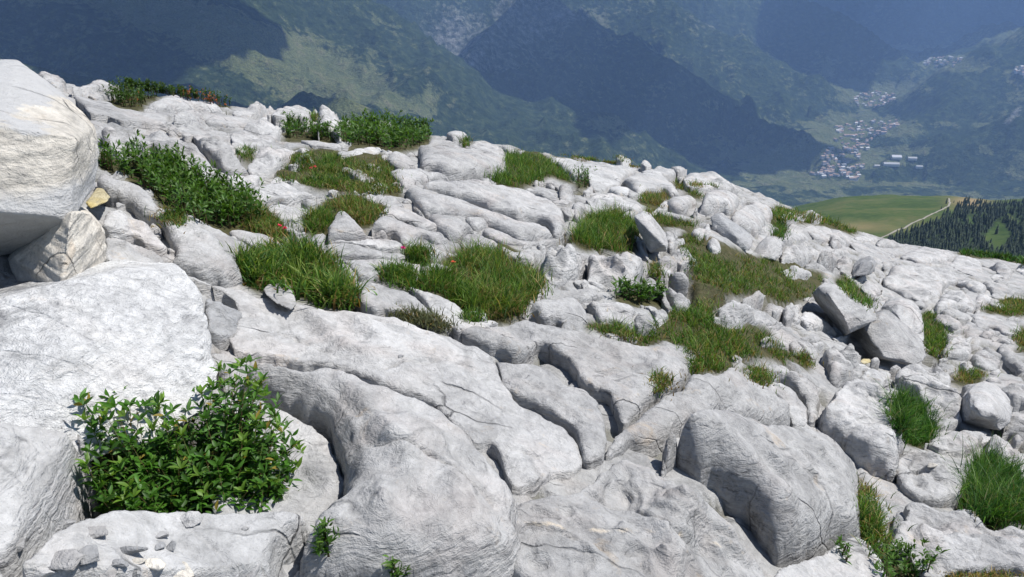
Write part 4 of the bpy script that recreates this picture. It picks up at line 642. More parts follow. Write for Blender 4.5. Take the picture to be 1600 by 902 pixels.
    vs, es, fs, *_ = geometry.delaunay_2d_cdt([Vector(p) for p in allp.tolist()], [(i, (i + 1) % nb) for i in range(nb)], [list(range(nb))], 1, 1e-6)
    vs = np.array([(v[0], v[1]) for v in vs]); F = np.array([f for f in fs if len(f) == 3], int)
    if len(F) < 4: return None
    # heights for the triangulated points (boundary = 0)
    full = np.r_[np.zeros(nb), hz]
    if len(vs) == len(allp): hh = full
    else:
        hh = np.empty(len(vs))
        for i in range(0, len(vs), 2000): hh[i:i + 2000] = full[((vs[i:i + 2000, None] - allp[None]) ** 2).sum(-1).argmin(1)]
    zb = BASE.z(vs[:, 0], vs[:, 1]) + z0
    V = np.column_stack([vs, zb + hh])
    bmk = np.ones(len(V), bool); bmk[:nb] = False              # iron out the triangulation before the real roughness goes on
    for _ in range(1):
        acc = np.zeros_like(V); cnt_ = np.zeros(len(V))
        for i in range(3):
            np.add.at(acc, F[:, i], V[F[:, (i + 1) % 3]] + V[F[:, (i + 2) % 3]]); np.add.at(cnt_, F[:, i], 2)
        V = np.where(bmk[:, None], V * .5 + .5 * acc / np.maximum(cnt_, 1)[:, None], V)
    na = ex.get('n', 1.0)
    V = displace(V, F, na * min(.045 * H + .003, .014), 2.2 / max(H, .12) * .55, idx, strata=min(.03 * H, .008), o=4)
    # skirt into the ground
    ed = {}
    for tri in F:
        for i in range(3):
            e = (tri[i], tri[(i + 1) % 3]); ed[e] = 1
    bd = [e for e in ed if (e[1], e[0]) not in ed]
    bi = sorted({i for e in bd for i in e}); mp = {v: len(V) + i for i, v in enumerate(bi)}
    sk = V[bi].copy(); sk[:, 2] -= 0.6 + .4 * H + z0; c0 = V[:, :2].mean(0); sk[:, :2] += (c0 - sk[:, :2]) * .04
    V = np.vstack([V, sk]); F2 = []
    for a_, b_ in bd: F2 += [(b_, a_, mp[a_]), (b_, mp[a_], mp[b_])]
    F = np.vstack([F, np.array(F2, int)])
    # up-facing orientation
    n = np.cross(V[F[:, 1]] - V[F[:, 0]], V[F[:, 2]] - V[F[:, 0]])
    if n[:len(F) - len(F2), 2].sum() < 0: F = F[:, ::-1]
    c = V.mean(0); loc = (c[0], c[1], float(BASE.z(c[0], c[1])))
    words_ = label.split()
    nm = 'flat_rock' if 'slab' in words_ else 'boulder' if 'boulder' in words_[:5] else 'stone' if 'stone' in label else 'rock_block' if 'block' in label else 'limestone_rock'
    o = mesh_obj(nm, V, F, MATS[ex.get('m', 'ROCK')], loc=loc)
    return tag(o, label, {'flat_rock': 'rock slab', 'boulder': 'boulder', 'stone': 'stone', 'rock_block': 'rock block', 'limestone_rock': 'rock'}[nm])

def refine(o, vox, smooth_it):
    """voxel remesh and a little smoothing, evaluated into plain arrays"""
    m = o.modifiers.new('r', 'REMESH'); m.mode = 'VOXEL'; m.voxel_size = vox
    s = o.modifiers.new('s', 'SMOOTH'); s.factor = .5; s.iterations = smooth_it
    tm = o.modifiers.new('t', 'TRIANGULATE')
    dg = bpy.context.evaluated_depsgraph_get(); ev = o.evaluated_get(dg); me = ev.to_mesh()
    V = np.empty(len(me.vertices) * 3); me.vertices.foreach_get('co', V); V = V.reshape(-1, 3)
    F = np.empty(len(me.polygons) * 3, np.int32); me.polygons.foreach_get('vertices', F); F = F.reshape(-1, 3)
    ev.to_mesh_clear(); return V, F
def hull_rock(name, label, mat, W, vox, seed, amp, strata, smooth_it=3, cat=None):
    bm = bmesh.new()
    for p in W: bm.verts.new(p)
    r = bmesh.ops.convex_hull(bm, input=bm.verts)
    bmesh.ops.delete(bm, geom=[g for g in bm.verts if not g.link_faces], context='VERTS')
    me = bpy.data.meshes.new('hull'); bm.to_mesh(me); bm.free()
    t = bpy.data.objects.new('hull', me); COL.objects.link(t)
    V, F = refine(t, vox, smooth_it)
    bpy.data.objects.remove(t); bpy.data.meshes.remove(me)
    V = displace(V, F, amp, 1.1 / max(np.ptp(V[:, 0]), .05) * 1.6, seed, strata=strata, o=5)
    lo = V.min(0); c = V.mean(0); loc = (c[0], c[1], lo[2])
    o = mesh_obj(name, V, F, MATS.get(mat, M_ROCK), loc=loc)
    return tag(o, label, cat or name.replace('_', ' '))
def build_hull(name, label, mat, pts, thick, idx):
    P = np.array(pts, float)
    if P[:, 2].max() < 2:   # distances given relative to where the boulder stands
        f = P[P[:, 1].argmax()]; ALLPOLY.append(P[:, :2])
        P[:, 2] += float(BASE.hit(f[0], f[1])[0]) * 0.985
        thick *= 1
    else: ALLPOLY.append(P[:-2, :2])
    W = at(P[:, 0], P[:, 1], P[:, 2]); a, t = rays(P[:, 0], P[:, 1])
    c = W.mean(0); back = c + (W - c) * .82 + np.stack([np.sin(a), np.cos(a), 0 * a], 1) * thick; back[:, 2] -= .02 + .12 * thick
    W = np.vstack([W, back]); size = float(np.ptp(W[:, 0]))
    r0 = P[:, 2].mean(); vox = max(1.9 * r0 / FOC, size / 170)
    return hull_rock(name, label, mat, W, vox, idx, min(.013 * size, .014) * (.6 if name == 'big_boulder' else 1), min(.012 * size, .013) * (.4 if name == 'big_boulder' else 1), 1)
for i, q in enumerate(R): slab(*q, i + 1)
for i, q in enumerate(HB): build_hull(*q, 300 + i)

# the huge cream-fronted boulder: grey weathered top, cream broken front, and the shade of the underside painted grey, all as zones of its own material
big = bpy.data.objects['big_boulder']; tag(big, cat='boulder')
m = M_CREAM.copy(); m.name = 'cream_front_grey_top'; big.data.materials[0] = m
N, L = m.node_tree.nodes, m.node_tree.links; P_ = N['Principled BSDF']; oldc = P_.inputs['Base Color'].links[0].from_socket
tc = N.new('ShaderNodeTexCoord'); sp_ = N.new('ShaderNodeSeparateXYZ'); L.new(tc.outputs['Generated'], sp_.inputs[0])
nn = N.new('ShaderNodeNewGeometry')
f1 = mth(N, L, 'ADD', mth(N, L, 'MULTIPLY', ntex(N, L, tc.outputs['Object'], 3.0, 5, .6), .34), sp_.outputs[2])
top = ramp(N, [(.98, (0,)), (1.03, (1,))]); L.new(f1, top.inputs[0]); bot = ramp(N, [(.62, (1,)), (.70, (0,))]); L.new(f1, bot.inputs[0])
fg = mth(N, L, 'ADD', top.outputs[0], bot.outputs[0], clamp=True)
L.new(mixc(N, L, fg, oldc, (0.42, 0.42, 0.415)), P_.inputs['Base Color'])

# the white block: torn grey rock towards its foot and left end
wb = bpy.data.objects['white_block']; m = M_WHITE.copy(); m.name = 'white_block_stone'; wb.data.materials[0] = m
N, L = m.node_tree.nodes, m.node_tree.links; P_ = N['Principled BSDF']; oldc = P_.inputs['Base Color'].links[0].from_socket
tc = N.new('ShaderNodeTexCoord'); sp_ = N.new('ShaderNodeSeparateXYZ'); L.new(tc.outputs['Generated'], sp_.inputs[0])
f1 = mth(N, L, 'ADD', mth(N, L, 'MULTIPLY', ntex(N, L, tc.outputs['Object'], 4.0, 8, .72, .8), 1.3), mth(N, L, 'MULTIPLY', sp_.outputs[0], .8))
zr = ramp(N, [(.84, (1,)), (.98, (0,))]); L.new(f1, zr.inputs[0])
gt = ramp(N, [(.35, (.20, .20, .205)), (.5, (.36, .36, .36)), (.65, (.50, .50, .49))]); L.new(ntex(N, L, tc.outputs['Object'], 14, 8, .75, 1.2), gt.inputs[0])
L.new(mixc(N, L, zr.outputs[0], oldc, gt.outputs[0]), P_.inputs['Base Color'])
# the ribbed slab: a thin crumbly cream vein along one bedding plane
for ob_ in [o for o in bpy.data.objects if 'cream vein' in o.get('label', '')]:
    bpy.context.view_layer.update(); dg0 = bpy.context.evaluated_depsgraph_get(); a, t = rays(950, 828)
    hit, loc, *_ = S.ray_cast(dg0, Vector((0, 0, 0)), Vector((math.sin(a), math.cos(a), -float(t))).normalized())
    m = M_ROCK.copy(); m.name = 'veined_limestone'; ob_.data.materials[0] = m; N, L = m.node_tree.nodes, m.node_tree.links; P_ = N['Principled BSDF']; oldc = P_.inputs['Base Color'].links[0].from_socket
    g_ = N.new('ShaderNodeNewGeometry'); sp_ = N.new('ShaderNodeSeparateXYZ'); L.new(g_.outputs['Position'], sp_.inputs[0])
    dz = mth(N, L, 'ADD', mth(N, L, 'MULTIPLY', mth(N, L, 'SUBTRACT', sp_.outputs[2], float(loc.z)), .6), mth(N, L, 'MULTIPLY', mth(N, L, 'SUBTRACT', sp_.outputs[1], float(loc.y)), .8)); dz = mth(N, L, 'ADD', dz, mth(N, L, 'MULTIPLY', mth(N, L, 'SUBTRACT', ntex(N, L, g_.outputs['Position'], 5, 8, .75), .5), .10))
    vr = ramp(N, [(0, (1,)), (.002, (.9,)), (.007, (0,))]); L.new(mth(N, L, 'ABSOLUTE', dz), vr.inputs[0])
    vm = ramp(N, [(.47, (0,)), (.6, (.8,))]); L.new(ntex(N, L, g_.outputs['Position'], 11, 4), vm.inputs[0])
    L.new(mixc(N, L, mth(N, L, 'MULTIPLY', vr.outputs[0], vm.outputs[0]), oldc, (.62, .54, .43)), P_.inputs['Base Color'])
# loose stones on the ledge
for i, (x, y, wpx, hpx, label) in enumerate(ST):
    r0 = float(BASE.hit(x, y)[0]); near_ledge = y > 790 and x < 500
    up = .0
    # stand on whatever rock is there
    dg = bpy.context.evaluated_depsgraph_get(); a, t = rays(x, y + hpx * .3)
    dv = Vector((math.sin(a), math.cos(a), -float(t))).normalized()
    hit, loc, nor, *_ = S.ray_cast(dg, Vector((0, 0, 0)), dv)
    if not hit: continue
    ppm = FOC / loc.length; sx, sy = wpx / ppm / 2, hpx / ppm / 2
    rs = np.random.default_rng(500 + i)
    K = rs.normal(size=(16, 3)); K /= np.linalg.norm(K, axis=1)[:, None]
    K = K * (sx, sy * 1.3, min(sx, sy) * .75); K[:, 2] = np.clip(K[:, 2], -.25 * sy, 9)
    W = K + np.array(loc) + (0, sy * .5, sy * .22)
    mt = 'GREY' if ('dark' in label or 'bluish' in label) else 'ROCK'
    if 'brown' in label: mt = 'CREAM'
    hull_rock('loose_stone', label, mt, W, max(sx / 16, .0012), 500 + i, sx * .05, 0, 1, cat='stone')

# fill stones between the traced rocks
GP = [px(v, p) for _, _, v, p, _ in G]
def taken(x, y):
    X, Y = np.array([x]), np.array([y])
    return any(inside(X, Y, p)[0] for p in ALLPOLY) or any(inside(X, Y, p)[0] for p in GP)
fill = []
ry = np.random.default_rng(3)
base_line = lambda x: np.interp(x, [0, 150, 400, 700, 900, 1140, 1280, 1400, 1600], [135, 165, 195, 235, 268, 306, 352, 392, 424])
tries = 0
while len(fill) < 95 and tries < 6000:
    tries += 1
    x = ry.uniform(180, 1595); y = ry.uniform(170, 690)
    if y > 430 and x < 1100: continue
    if y < base_line(x) + 4 or taken(x, y): continue
    sz = ry.uniform(9, 26) * (1.4 if y > 600 else 1)
    if any(abs(x - a) < (sz + b2) * .55 and abs(y - b) < (sz + b2) * .3 for a, b, b2 in fill): continue
    fill.append((x, y, sz))
LM = [((80,250),'huge cream-fronted boulder'),((290,160),'dark skyline heath'),((290,290),'leafy low shrub'),((515,185),'tall square block'),((600,210),'tall leafy plants'),((560,280),'flowery turf'),((460,430),'big left tussock'),
      ((750,430),'central tussock'),((760,330),'whaleback rock'),((820,265),'tall grass hollow'),((945,360),'square tussock'),((1018,370),'leaning half-shaded boulder'),((1145,365),'speckled round boulder'),((960,410),'pinkish block'),
      ((1180,430),'large meadow patch'),((1170,480),'flat-topped block'),((1315,490),'long leaning boulder'),((1390,530),'pyramid-shaped boulder'),((1410,500),'round two-faced boulder'),((1350,415),'dark shaded boulder'),((1450,420),'wide pavement'),
      ((1560,420),'black hollow at the far right'),((1540,640),'angular boulder'),((1425,650),'big dark green tussock'),((1340,670),'rough wrinkled boulder'),((1560,760),'biggest dark tussock'),((1460,520),'green strip of grass'),((1150,390),'domed rock'),((1000,270),'wide domed slab'),((1290,340),'yellow-green skyline tufts')]
for i, (x, y, sz) in enumerate(fill):
    n = ry.integers(5, 8); an = np.sort(ry.uniform(0, 2 * math.pi, n) * .3 + np.linspace(0, 2 * math.pi, n, endpoint=False))
    rr = ry.uniform(.7, 1.15, n) * sz
    P = [(x + c * math.cos(q), y + c * .5 * math.sin(q)) for c, q in zip(rr, an)]
    (lx, ly), ln = min(LM, key=lambda m_: (m_[0][0] - x) ** 2 + 3 * (m_[0][1] - y) ** 2)
    dr = ('right of' if x > lx else 'left of') if abs(x - lx) > abs(y - ly) else ('below' if y > ly else 'above')
    o = slab('small %s stone wedged in a gap %s the %s' % ('pale', dr, ln), 'F', P, .65, .9, {}, 700 + i)
    if o: o.name = 'gap_stone'; tag(o, cat='stone', group='small stones filling the gaps between larger rocks')
# ------------------------------------------------------------------ the slope itself
az = np.radians(np.arange(-72, 72.01, .28)); rr = [0.35]
while rr[-1] < 420: rr.append(rr[-1] * 1.0115 + .002)
rr = np.array(rr); A_, R_ = np.meshgrid(az, rr); X = R_ * np.sin(A_); Y = R_ * np.cos(A_)
Z = BASE.z(X, Y)
cell = .55 + .03 * R_
wx = X + .25 * fbm(X * .8, Y * .8, None, 3, 41); wy = Y + .25 * fbm(X * .8, Y * .8, None, 3, 43)
f1, f2, cid = voro(wx / .75, wy / .75, 5); g1, g2, cid2 = voro(wx / .33 + 9, wy / .33, 6)
tl = (cid - .5) * 1.1 * (wx - np.round(wx / .75) * .75) + (cid2 - .5) * .5 * (wy - np.round(wy / .75) * .75)
pil = np.clip((f2 - f1) * 9, 0, 1) * (.55 + .5 * cid) * .12 + .06 * tl + np.clip((g2 - g1) * 12, 0, 1) * .03 * (.4 + cid2)
big_ = .10 * fbm(X * .35, Y * .35, None, 3, 8)
fade = np.clip((R_ - 1.2) / 3, .25, 1)
hgt = (pil - .13) * fade + .02 * fbm(X * 3, Y * 3, None, 4, 12) * fade
hgt = np.where(R_ > 60, hgt * 3 + big_ * 6 * np.clip((R_ - 60) / 100, 0, 1), hgt)
PX, PY = project(X, Y, Z); soil = np.zeros(X.shape)
for P in GP:
    lo, hi = P.min(0) - 4, P.max(0) + 4
    c = (PX > lo[0]) & (PX < hi[0]) & (PY > lo[1]) & (PY < hi[1])
    if c.any():
        ii = np.where(c); ins = inside(PX[ii], PY[ii], P); soil[ii[0][ins], ii[1][ins]] = 1
for _ in range(2): soil = (soil + np.roll(soil, 1, 0) + np.roll(soil, -1, 0) + np.roll(soil, 1, 1) + np.roll(soil, -1, 1)) / 5
hgt = hgt - np.interp(R_, [0, 2, 6, 14, 30], [.02, .03, .02, .0, .0])
PIT = np.array([(95, 830), (110, 690), (250, 640), (400, 640), (470, 700), (470, 810), (300, 830)], float)
mixs = np.clip(soil * 1.6, 0, 1); hgt = hgt * (1 - mixs) + (.025 * fbm(X * 4, Y * 4, None, 3, 3) - .02) * mixs
soil = np.clip(soil * 1.5 + np.clip((R_ - 60) / 60, 0, .8) + .55 * ((f2 - f1) < .06), 0, 1)
pit = inside(PX, PY, PIT) * 1.0
for _ in range(3): pit = (pit + np.roll(pit, 1, 0) + np.roll(pit, -1, 0) + np.roll(pit, 1, 1) + np.roll(pit, -1, 1)) / 5
Z = Z + hgt - .4 * pit
V = np.stack([X.ravel(), Y.ravel(), Z.ravel()], 1); nr, na = X.shape
ii, jj = np.meshgrid(np.arange(nr - 1), np.arange(na - 1), indexing='ij'); q = ii * na + jj
F = np.stack([q, q + na, q + na + 1, q + 1], -1).reshape(-1, 4)[:, ::-1]
tag(mesh_obj('slope_ground', V, F, M_GROUND, cols=np.repeat(soil.reshape(-1, 1), 3, 1)), 'pale limestone slope between and under the rocks', kind='structure')
# ------------------------------------------------------------------ plants
def rays_down(pt, dg):
    hit, loc, nor, *_ = S.ray_cast(dg, pt, Vector((0, 0, -1))); return loc if hit else None
GREENS = np.array([(.055, .145, .020), (.085, .19, .028), (.12, .21, .035), (.045, .11, .018), (.17, .23, .05)])
DRY = np.array([(.30, .22, .08), (.24, .19, .10), (.20, .12, .04), (.36, .27, .12)])
def blades(roots, h, wdt, col, lean, seg=3, seed=0):
    """curved tapering blades, every one a strip of quads"""
    n = len(roots); g = np.random.default_rng(seed)
    ang = g.uniform(0, 2 * np.pi, n); ld = np.stack([np.cos(ang), np.sin(ang), 0 * ang], 1)
    side = g.uniform(0, 2 * np.pi, n); sd = np.stack([np.cos(side), np.sin(side), 0 * side], 1)
    L_ = h * g.uniform(.5, 1.15, n); bend = lean * g.uniform(.2, 1.3, n)
    V = []; C = []
    for s in range(seg + 1):
        t = s / seg; c = roots + np.array([0, 0, 1]) * (L_ * (t - .35 * bend * t * t))[:, None] + ld * (L_ * bend * t ** 1.8)[:, None]
        hw = wdt * (1 - t ** 1.7) * .5 + wdt * .03
        V += [c - sd * hw[:, None], c + sd * hw[:, None]]
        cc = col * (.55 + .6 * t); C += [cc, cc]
    V = np.stack(V, 1).reshape(-1, 3); C = np.stack(C, 1).reshape(-1, 3); k = 2 * (seg + 1); b = np.arange(n)[:, None] * k
    F = np.concatenate([b + np.array([2 * s, 2 * s + 1, 2 * s + 3, 2 * s + 2]) for s in range(seg)], 0)
    return V, F, C
def leaves(base, dirs, ln, wd, col, seed=0):
    """lanceolate folded leaves: eight-cornered, with a crease along the midrib"""
    n = len(base); g = np.random.default_rng(seed)
    d = dirs / (np.linalg.norm(dirs, axis=1)[:, None] + 1e-9); up = np.tile([0, 0, 1.0], (n, 1)) + g.normal(0, .35, (n, 3))
    s = np.cross(d, up); s /= np.linalg.norm(s, axis=1)[:, None] + 1e-9; u = np.cross(s, d)
    ln = ln * g.uniform(.7, 1.2, n); wd = wd * g.uniform(.8, 1.2, n)
    rows = [(0, 0, 0), (.25, .40, .01), (.5, .5, .0), (.78, .30, -.05), (1, 0, -.14)]
    V = []
    for t, hw, dr in rows:
        c = base + d * (ln * t)[:, None] + u * (ln * (dr - .04 * 0))[:, None]
        V += [c - s * (wd * hw)[:, None] + u * (wd * hw * .35)[:, None], c, c + s * (wd * hw)[:, None] + u * (wd * hw * .35)[:, None]]
    V = np.stack(V, 1).reshape(-1, 3); k = 15; b = np.arange(n)[:, None] * k; F = []
    for r_ in range(4):
        for q in (0, 1):
            i = 3 * r_ + q; F.append(b + np.array([i, i + 1, i + 4, i + 3]))
    return V, np.concatenate(F, 0), np.repeat(col, k, 0)
def sample_poly(P, n, g, hpx):
    gx, gy = np.meshgrid(np.linspace(P[:, 0].min(), P[:, 0].max(), 30), np.linspace(P[:, 1].min(), P[:, 1].max(), 30)); ins = inside(gx, gy, P)
    inr = np.median([np.abs(P[:, 1] - b).min() for b in gy[ins]]) if ins.any() else 5
    Q_ = resample(P, 3); inr = float(np.median(np.sqrt(((np.stack([gx[ins], gy[ins]], 1)[:, None] - Q_[None]) ** 2).sum(-1).min(1)))) if ins.any() else 5
    hpx = min(hpx, 1.3 * inr)
    lo, hi = P.min(0), P.max(0); out = []
    got = 0
    for _ in range(60):
        q = g.uniform(lo, hi, (n * 2, 2)); q = q[inside(q[:, 0], q[:, 1], P) & (inside(q[:, 0], q[:, 1] - hpx * .75, P))]
        out.append(q); got += len(q)
        if got > n: break
    q = np.vstack(out)[:n]
    if len(q) < n * .5:
        q2 = g.uniform(lo, hi, (n * 6, 2)); q2 = q2[inside(q2[:, 0], q2[:, 1], P)]; q = np.vstack([q, q2])[:n]
        q[:, 1] += hpx * .3
    return q
dg = bpy.context.evaluated_depsgraph_get()
def put(q, r_sky=None):
    """root points: where the sight lines through q meet rock or ground"""
    a, t = rays(q[:, 0], q[:, 1]); out = []; ok = []
    for i in range(len(q)):
        hit, loc, *_ = S.ray_cast(dg, Vector((0, 0, 0)), Vector((math.sin(a[i]), math.cos(a[i]), -t[i])).normalized())
        b = BASE.hit(q[i, 0], q[i, 1])[0]
        if hit and loc.length < 80: out.append(loc); ok.append(i)
        elif r_sky:
            x_, y_ = math.sin(a[i]) * r_sky, math.cos(a[i]) * r_sky; out.append((x_, y_, max(float(BASE.z(x_, y_)) + .04, -t[i] * r_sky - .12))); ok.append(i)
    return np.array(out).reshape(-1, 3), np.array(ok, int)
def area(P): return abs(np.sum(P[:, 0] * np.roll(P[:, 1], -1) - np.roll(P[:, 0], -1) * P[:, 1])) / 2
for gi, (kind, label, view, pts, o_) in enumerate(G):
    g = np.random.default_rng(900 + gi); P = px(view, pts); mid = P.mean(0)
    r0 = float(BASE.hit(*mid)[0]); ppm = FOC / math.hypot(r0, EYE); h = o_['h'] * (.62 if kind != 'shrub' else .85); hpx = h * ppm
    if kind in ('grass', 'meadow'):
        n = int(min(11000, area(P) / (1.25 if kind == 'grass' else 1.6) + 150)); q = sample_poly(P, max(60, n // 5), g, hpx)
        R0, ok = put(q, float(np.interp(rays(*mid)[0], BASE.a, BASE.T)) * .93 if 'skyline' in label else None)
        if len(R0) < 5: print('no roots', label); continue
        if len(R0) > 60:   # thin and thick places, so that stone and soil show through
            dn = fbm(R0[:, 0] * 3.2, R0[:, 1] * 3.2, None, 3, gi + 50); kp = (dn > np.quantile(dn, .32)) | (g.uniform(0, 1, len(R0)) < .12); R0 = R0[kp]; ok = ok[kp]
        # tufts: several blades from one root
        rep = g.integers(0, len(R0), n); off = g.normal(0, 1, (n, 3)) * (.018 + .0012 * r0); off *= (1 + 1.8 * (g.uniform(0, 1, n) < .1))[:, None]; off[:, 2] = 0
        roots = R0[rep] + off - (0, 0, .01)
        tuft = g.uniform(0, 1, len(R0))[rep]
        qx = q[ok][rep, 0]
        isd = (g.uniform(0, 1, n) < o_['dry'] * 1.0 * (.5 + 1.0 * (fbm(roots[:, 0] * 3.5, roots[:, 1] * 3.5, None, 2, gi) > -.1)))
        ci = np.clip((tuft * 3 + g.uniform(0, 2, n)).astype(int), 0, 4)
        col = np.where(isd[:, None], DRY[g.integers(0, 4, n)], GREENS[ci]) * g.uniform(.65, 1.4, n)[:, None]
        if o_.get('dark'): col = col * (.62, .78, .8)
        if o_.get('pale'): col = np.array((.16, .17, .10)) * g.uniform(.6, 1.2, n)[:, None]
        hh = h * (.45 + .85 * tuft ** 2) * np.where(isd, .8, 1)
        wd = np.maximum(.0045, .75 * r0 / FOC) * g.uniform(.7, 1.5, n) * (1.8 if o_.get('wide') else 1)
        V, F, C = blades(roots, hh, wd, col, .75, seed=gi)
        if o_['dry'] > .15:   # dead thatch near the ground
            m_ = n // 8; r2 = R0[g.integers(0, len(R0), m_)] + g.normal(0, .02, (m_, 3)) * (1, 1, .2)
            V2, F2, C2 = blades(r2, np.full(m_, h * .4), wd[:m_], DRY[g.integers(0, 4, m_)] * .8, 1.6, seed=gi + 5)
            F = np.vstack([F, F2 + len(V)]); V = np.vstack([V, V2]); C = np.vstack([C, C2])
        nm = 'grass' if kind == 'meadow' else 'grass_tussock'
        c = R0.mean(0); o = mesh_obj(nm, V, F, M_GRASS, loc=c, cols=C)
        tag(o, label, 'grass' if kind == 'meadow' else 'grass tuft', kind='stuff' if kind == 'meadow' else None)
    else:
        nl = o_['n']; ns = max(8, nl // 11); q = sample_poly(P, ns, g, hpx); R0, ok = put(q, float(np.interp(rays(*mid)[0], BASE.a, BASE.T)) * .93 if 'skyline' in label else None)
        if len(R0) < 3: print('no roots', label); continue
        ns = len(R0); lean = g.normal(0, .28, (ns, 2)); hgt_ = h * g.uniform(.6, 1.1, ns)
        tip = R0 + np.column_stack([lean * hgt_[:, None], hgt_])
        k = np.repeat(np.arange(ns), max(8, nl // ns)); n = len(k); t = g.uniform(.02, 1.02, n) ** .8
        base = R0[k] + (tip - R0)[k] * t[:, None]; an = g.uniform(0, 2 * np.pi, n); el = g.uniform(.15, 1.2, n) * (.6 + .6 * t)
        dirs = np.stack([np.cos(an) * np.cos(el), np.sin(an) * np.cos(el), np.sin(el)], 1)
        col = np.array((.05, .12, .016)) * g.uniform(.55, 1.25, n)[:, None] + np.array((.05, .055, .012)) * (t[:, None] ** 3) * g.uniform(0, 1, n)[:, None]
        if 'rust' in o_:
            frac = (base[:, 0] - base[:, 0].min()) / np.ptp(base[:, 0]); rs_ = (frac + g.normal(0, .06, n) > o_['rust']) 
            col = np.where(rs_[:, None], np.array((.30, .10, .05)) * g.uniform(.6, 1.3, n)[:, None], col * (.75, .72, .8))
        lw = max(o_['leaf'] * .3, 1.4 * r0 / FOC)
        V, F, C = leaves(base, dirs, np.full(n, max(o_['leaf'], 3 * r0 / FOC)), np.full(n, lw), col, gi)
        root = empty('alpine_shrub', R0.mean(0)); tag(root, label, 'low shrub')
        fo = mesh_obj('foliage', V, F, M_LEAF, cols=C, loc=None); fo.parent = root; fo.matrix_parent_inverse.identity(); fo.location = -Vector(R0.mean(0))
        V, F, C = blades(R0, hgt_, np.full(ns, .006 + .3 * r0 / FOC), np.tile((.09, .07, .03), (ns, 1)), .1, 2, gi)
        so_ = mesh_obj('stem', V, F, M_STEM, cols=C); so_.parent = root; so_.location = -Vector(R0.mean(0))

# the big leafy bush at the bottom left: stems fan out of the dark pit behind the ledge
def bush():
    g = np.random.default_rng(77)
    outline = np.array([(150,800),(135,740),(140,690),(118,650),(108,612),(135,625),(160,640),(180,612),(215,628),(235,612),(262,632),(285,622),(318,610),(345,572),(362,580),(392,562),(410,592),(440,620),(432,650),(452,672),(470,705),(478,745),(455,790),(430,803),(300,800)], float)
    c0 = BASE.point(300, 800); base = Vector(c0) + Vector((0, .02, -.02))
    tips = []
    while len(tips) < 520:
        p = g.uniform((105, 555), (480, 805)); 
        if not inside(np.array([p[0]]), np.array([p[1]]), outline)[0]: continue
        rmin = 1.80 + (800 - p[1]) / 240 * .28; rmax = rmin + .22
        tips.append(at(p[0], p[1], g.uniform(rmin, rmax)))
    tips = np.array(tips); n = len(tips)
    roots = np.array(base) + np.clip(g.normal(0, .05, (n, 3)), -.055, .055) * (1.6, .7, 0) + (tips - np.array(base)) * (.25, .25, 0); roots[:, 2] = base.z - .12
    Bs, Ds, Cs = [], [], []; SV, SF, SC = [], [], []; cnt = 0
    for i in range(n):
        a, b = roots[i], tips[i]; mid = (a + b) / 2 + g.normal(0, .02, 3); prev = None; k = 7
        pts = [(1 - t) ** 2 * a + 2 * t * (1 - t) * mid + t * t * b for t in np.linspace(0, 1, k)]
        d = (pts[-1] - pts[-2]); 
        for j, p in enumerate(pts):           # three-sided tapering stem
            rad = .0021 * (1.25 - j / (k - 1)); 
            for q in range(3): SV.append(p + rad * np.array([math.cos(q * 2.1), math.sin(q * 2.1), 0]))
        for j in range(k - 1):
            for q in range(3): SF.append((cnt + 3 * j + q, cnt + 3 * j + (q + 1) % 3, cnt + 3 * j + 3 + (q + 1) % 3, cnt + 3 * j + 3 + q))
        cnt += 3 * k; SC.append(np.tile((.10, .075, .03) if i % 3 else (.12, .15, .04), (3 * k, 1)))
        m_ = g.integers(15, 24); tt = np.sort(g.uniform(.45, 1, m_)) ; tt[-4:] = 1
        young = g.uniform() < .3
        for j, t in enumerate(tt):
            p = (1 - t) ** 2 * a + 2 * t * (1 - t) * mid + t * t * b
            an = j * 2.4 + g.uniform(-.4, .4); el = g.uniform(-.1, .55) + (.55 if t > .95 else 0)
            Bs.append(p); Ds.append((math.cos(an) * math.cos(el), math.sin(an) * math.cos(el), math.sin(el)))
            c = np.array((.045, .12, .012)) * g.uniform(.5, 1.5)
            if t > .93 and young: c = np.array((.11, .20, .025)) * g.uniform(.8, 1.2)
            if g.uniform() < .025: c = np.array((.22, .17, .03))
            Cs.append(c)
    Bs, Ds, Cs = np.array(Bs), np.array(Ds), np.array(Cs)
    V, F, C = leaves(Bs, Ds, np.full(len(Bs), .034), np.full(len(Bs), .0105), Cs, 5)
    root = empty('leafy_bush', base); tag(root, 'glossy green leafy bush growing out of the dark pit behind the stone-strewn ledge', 'bush')
    fo = mesh_obj('foliage', V, F, M_LEAF, cols=C); fo.parent = root; fo.location = -base
    st = mesh_obj('stem', SV, np.array(SF), M_STEM, cols=np.vstack(SC)); st.parent = root; st.location = -base
bush()

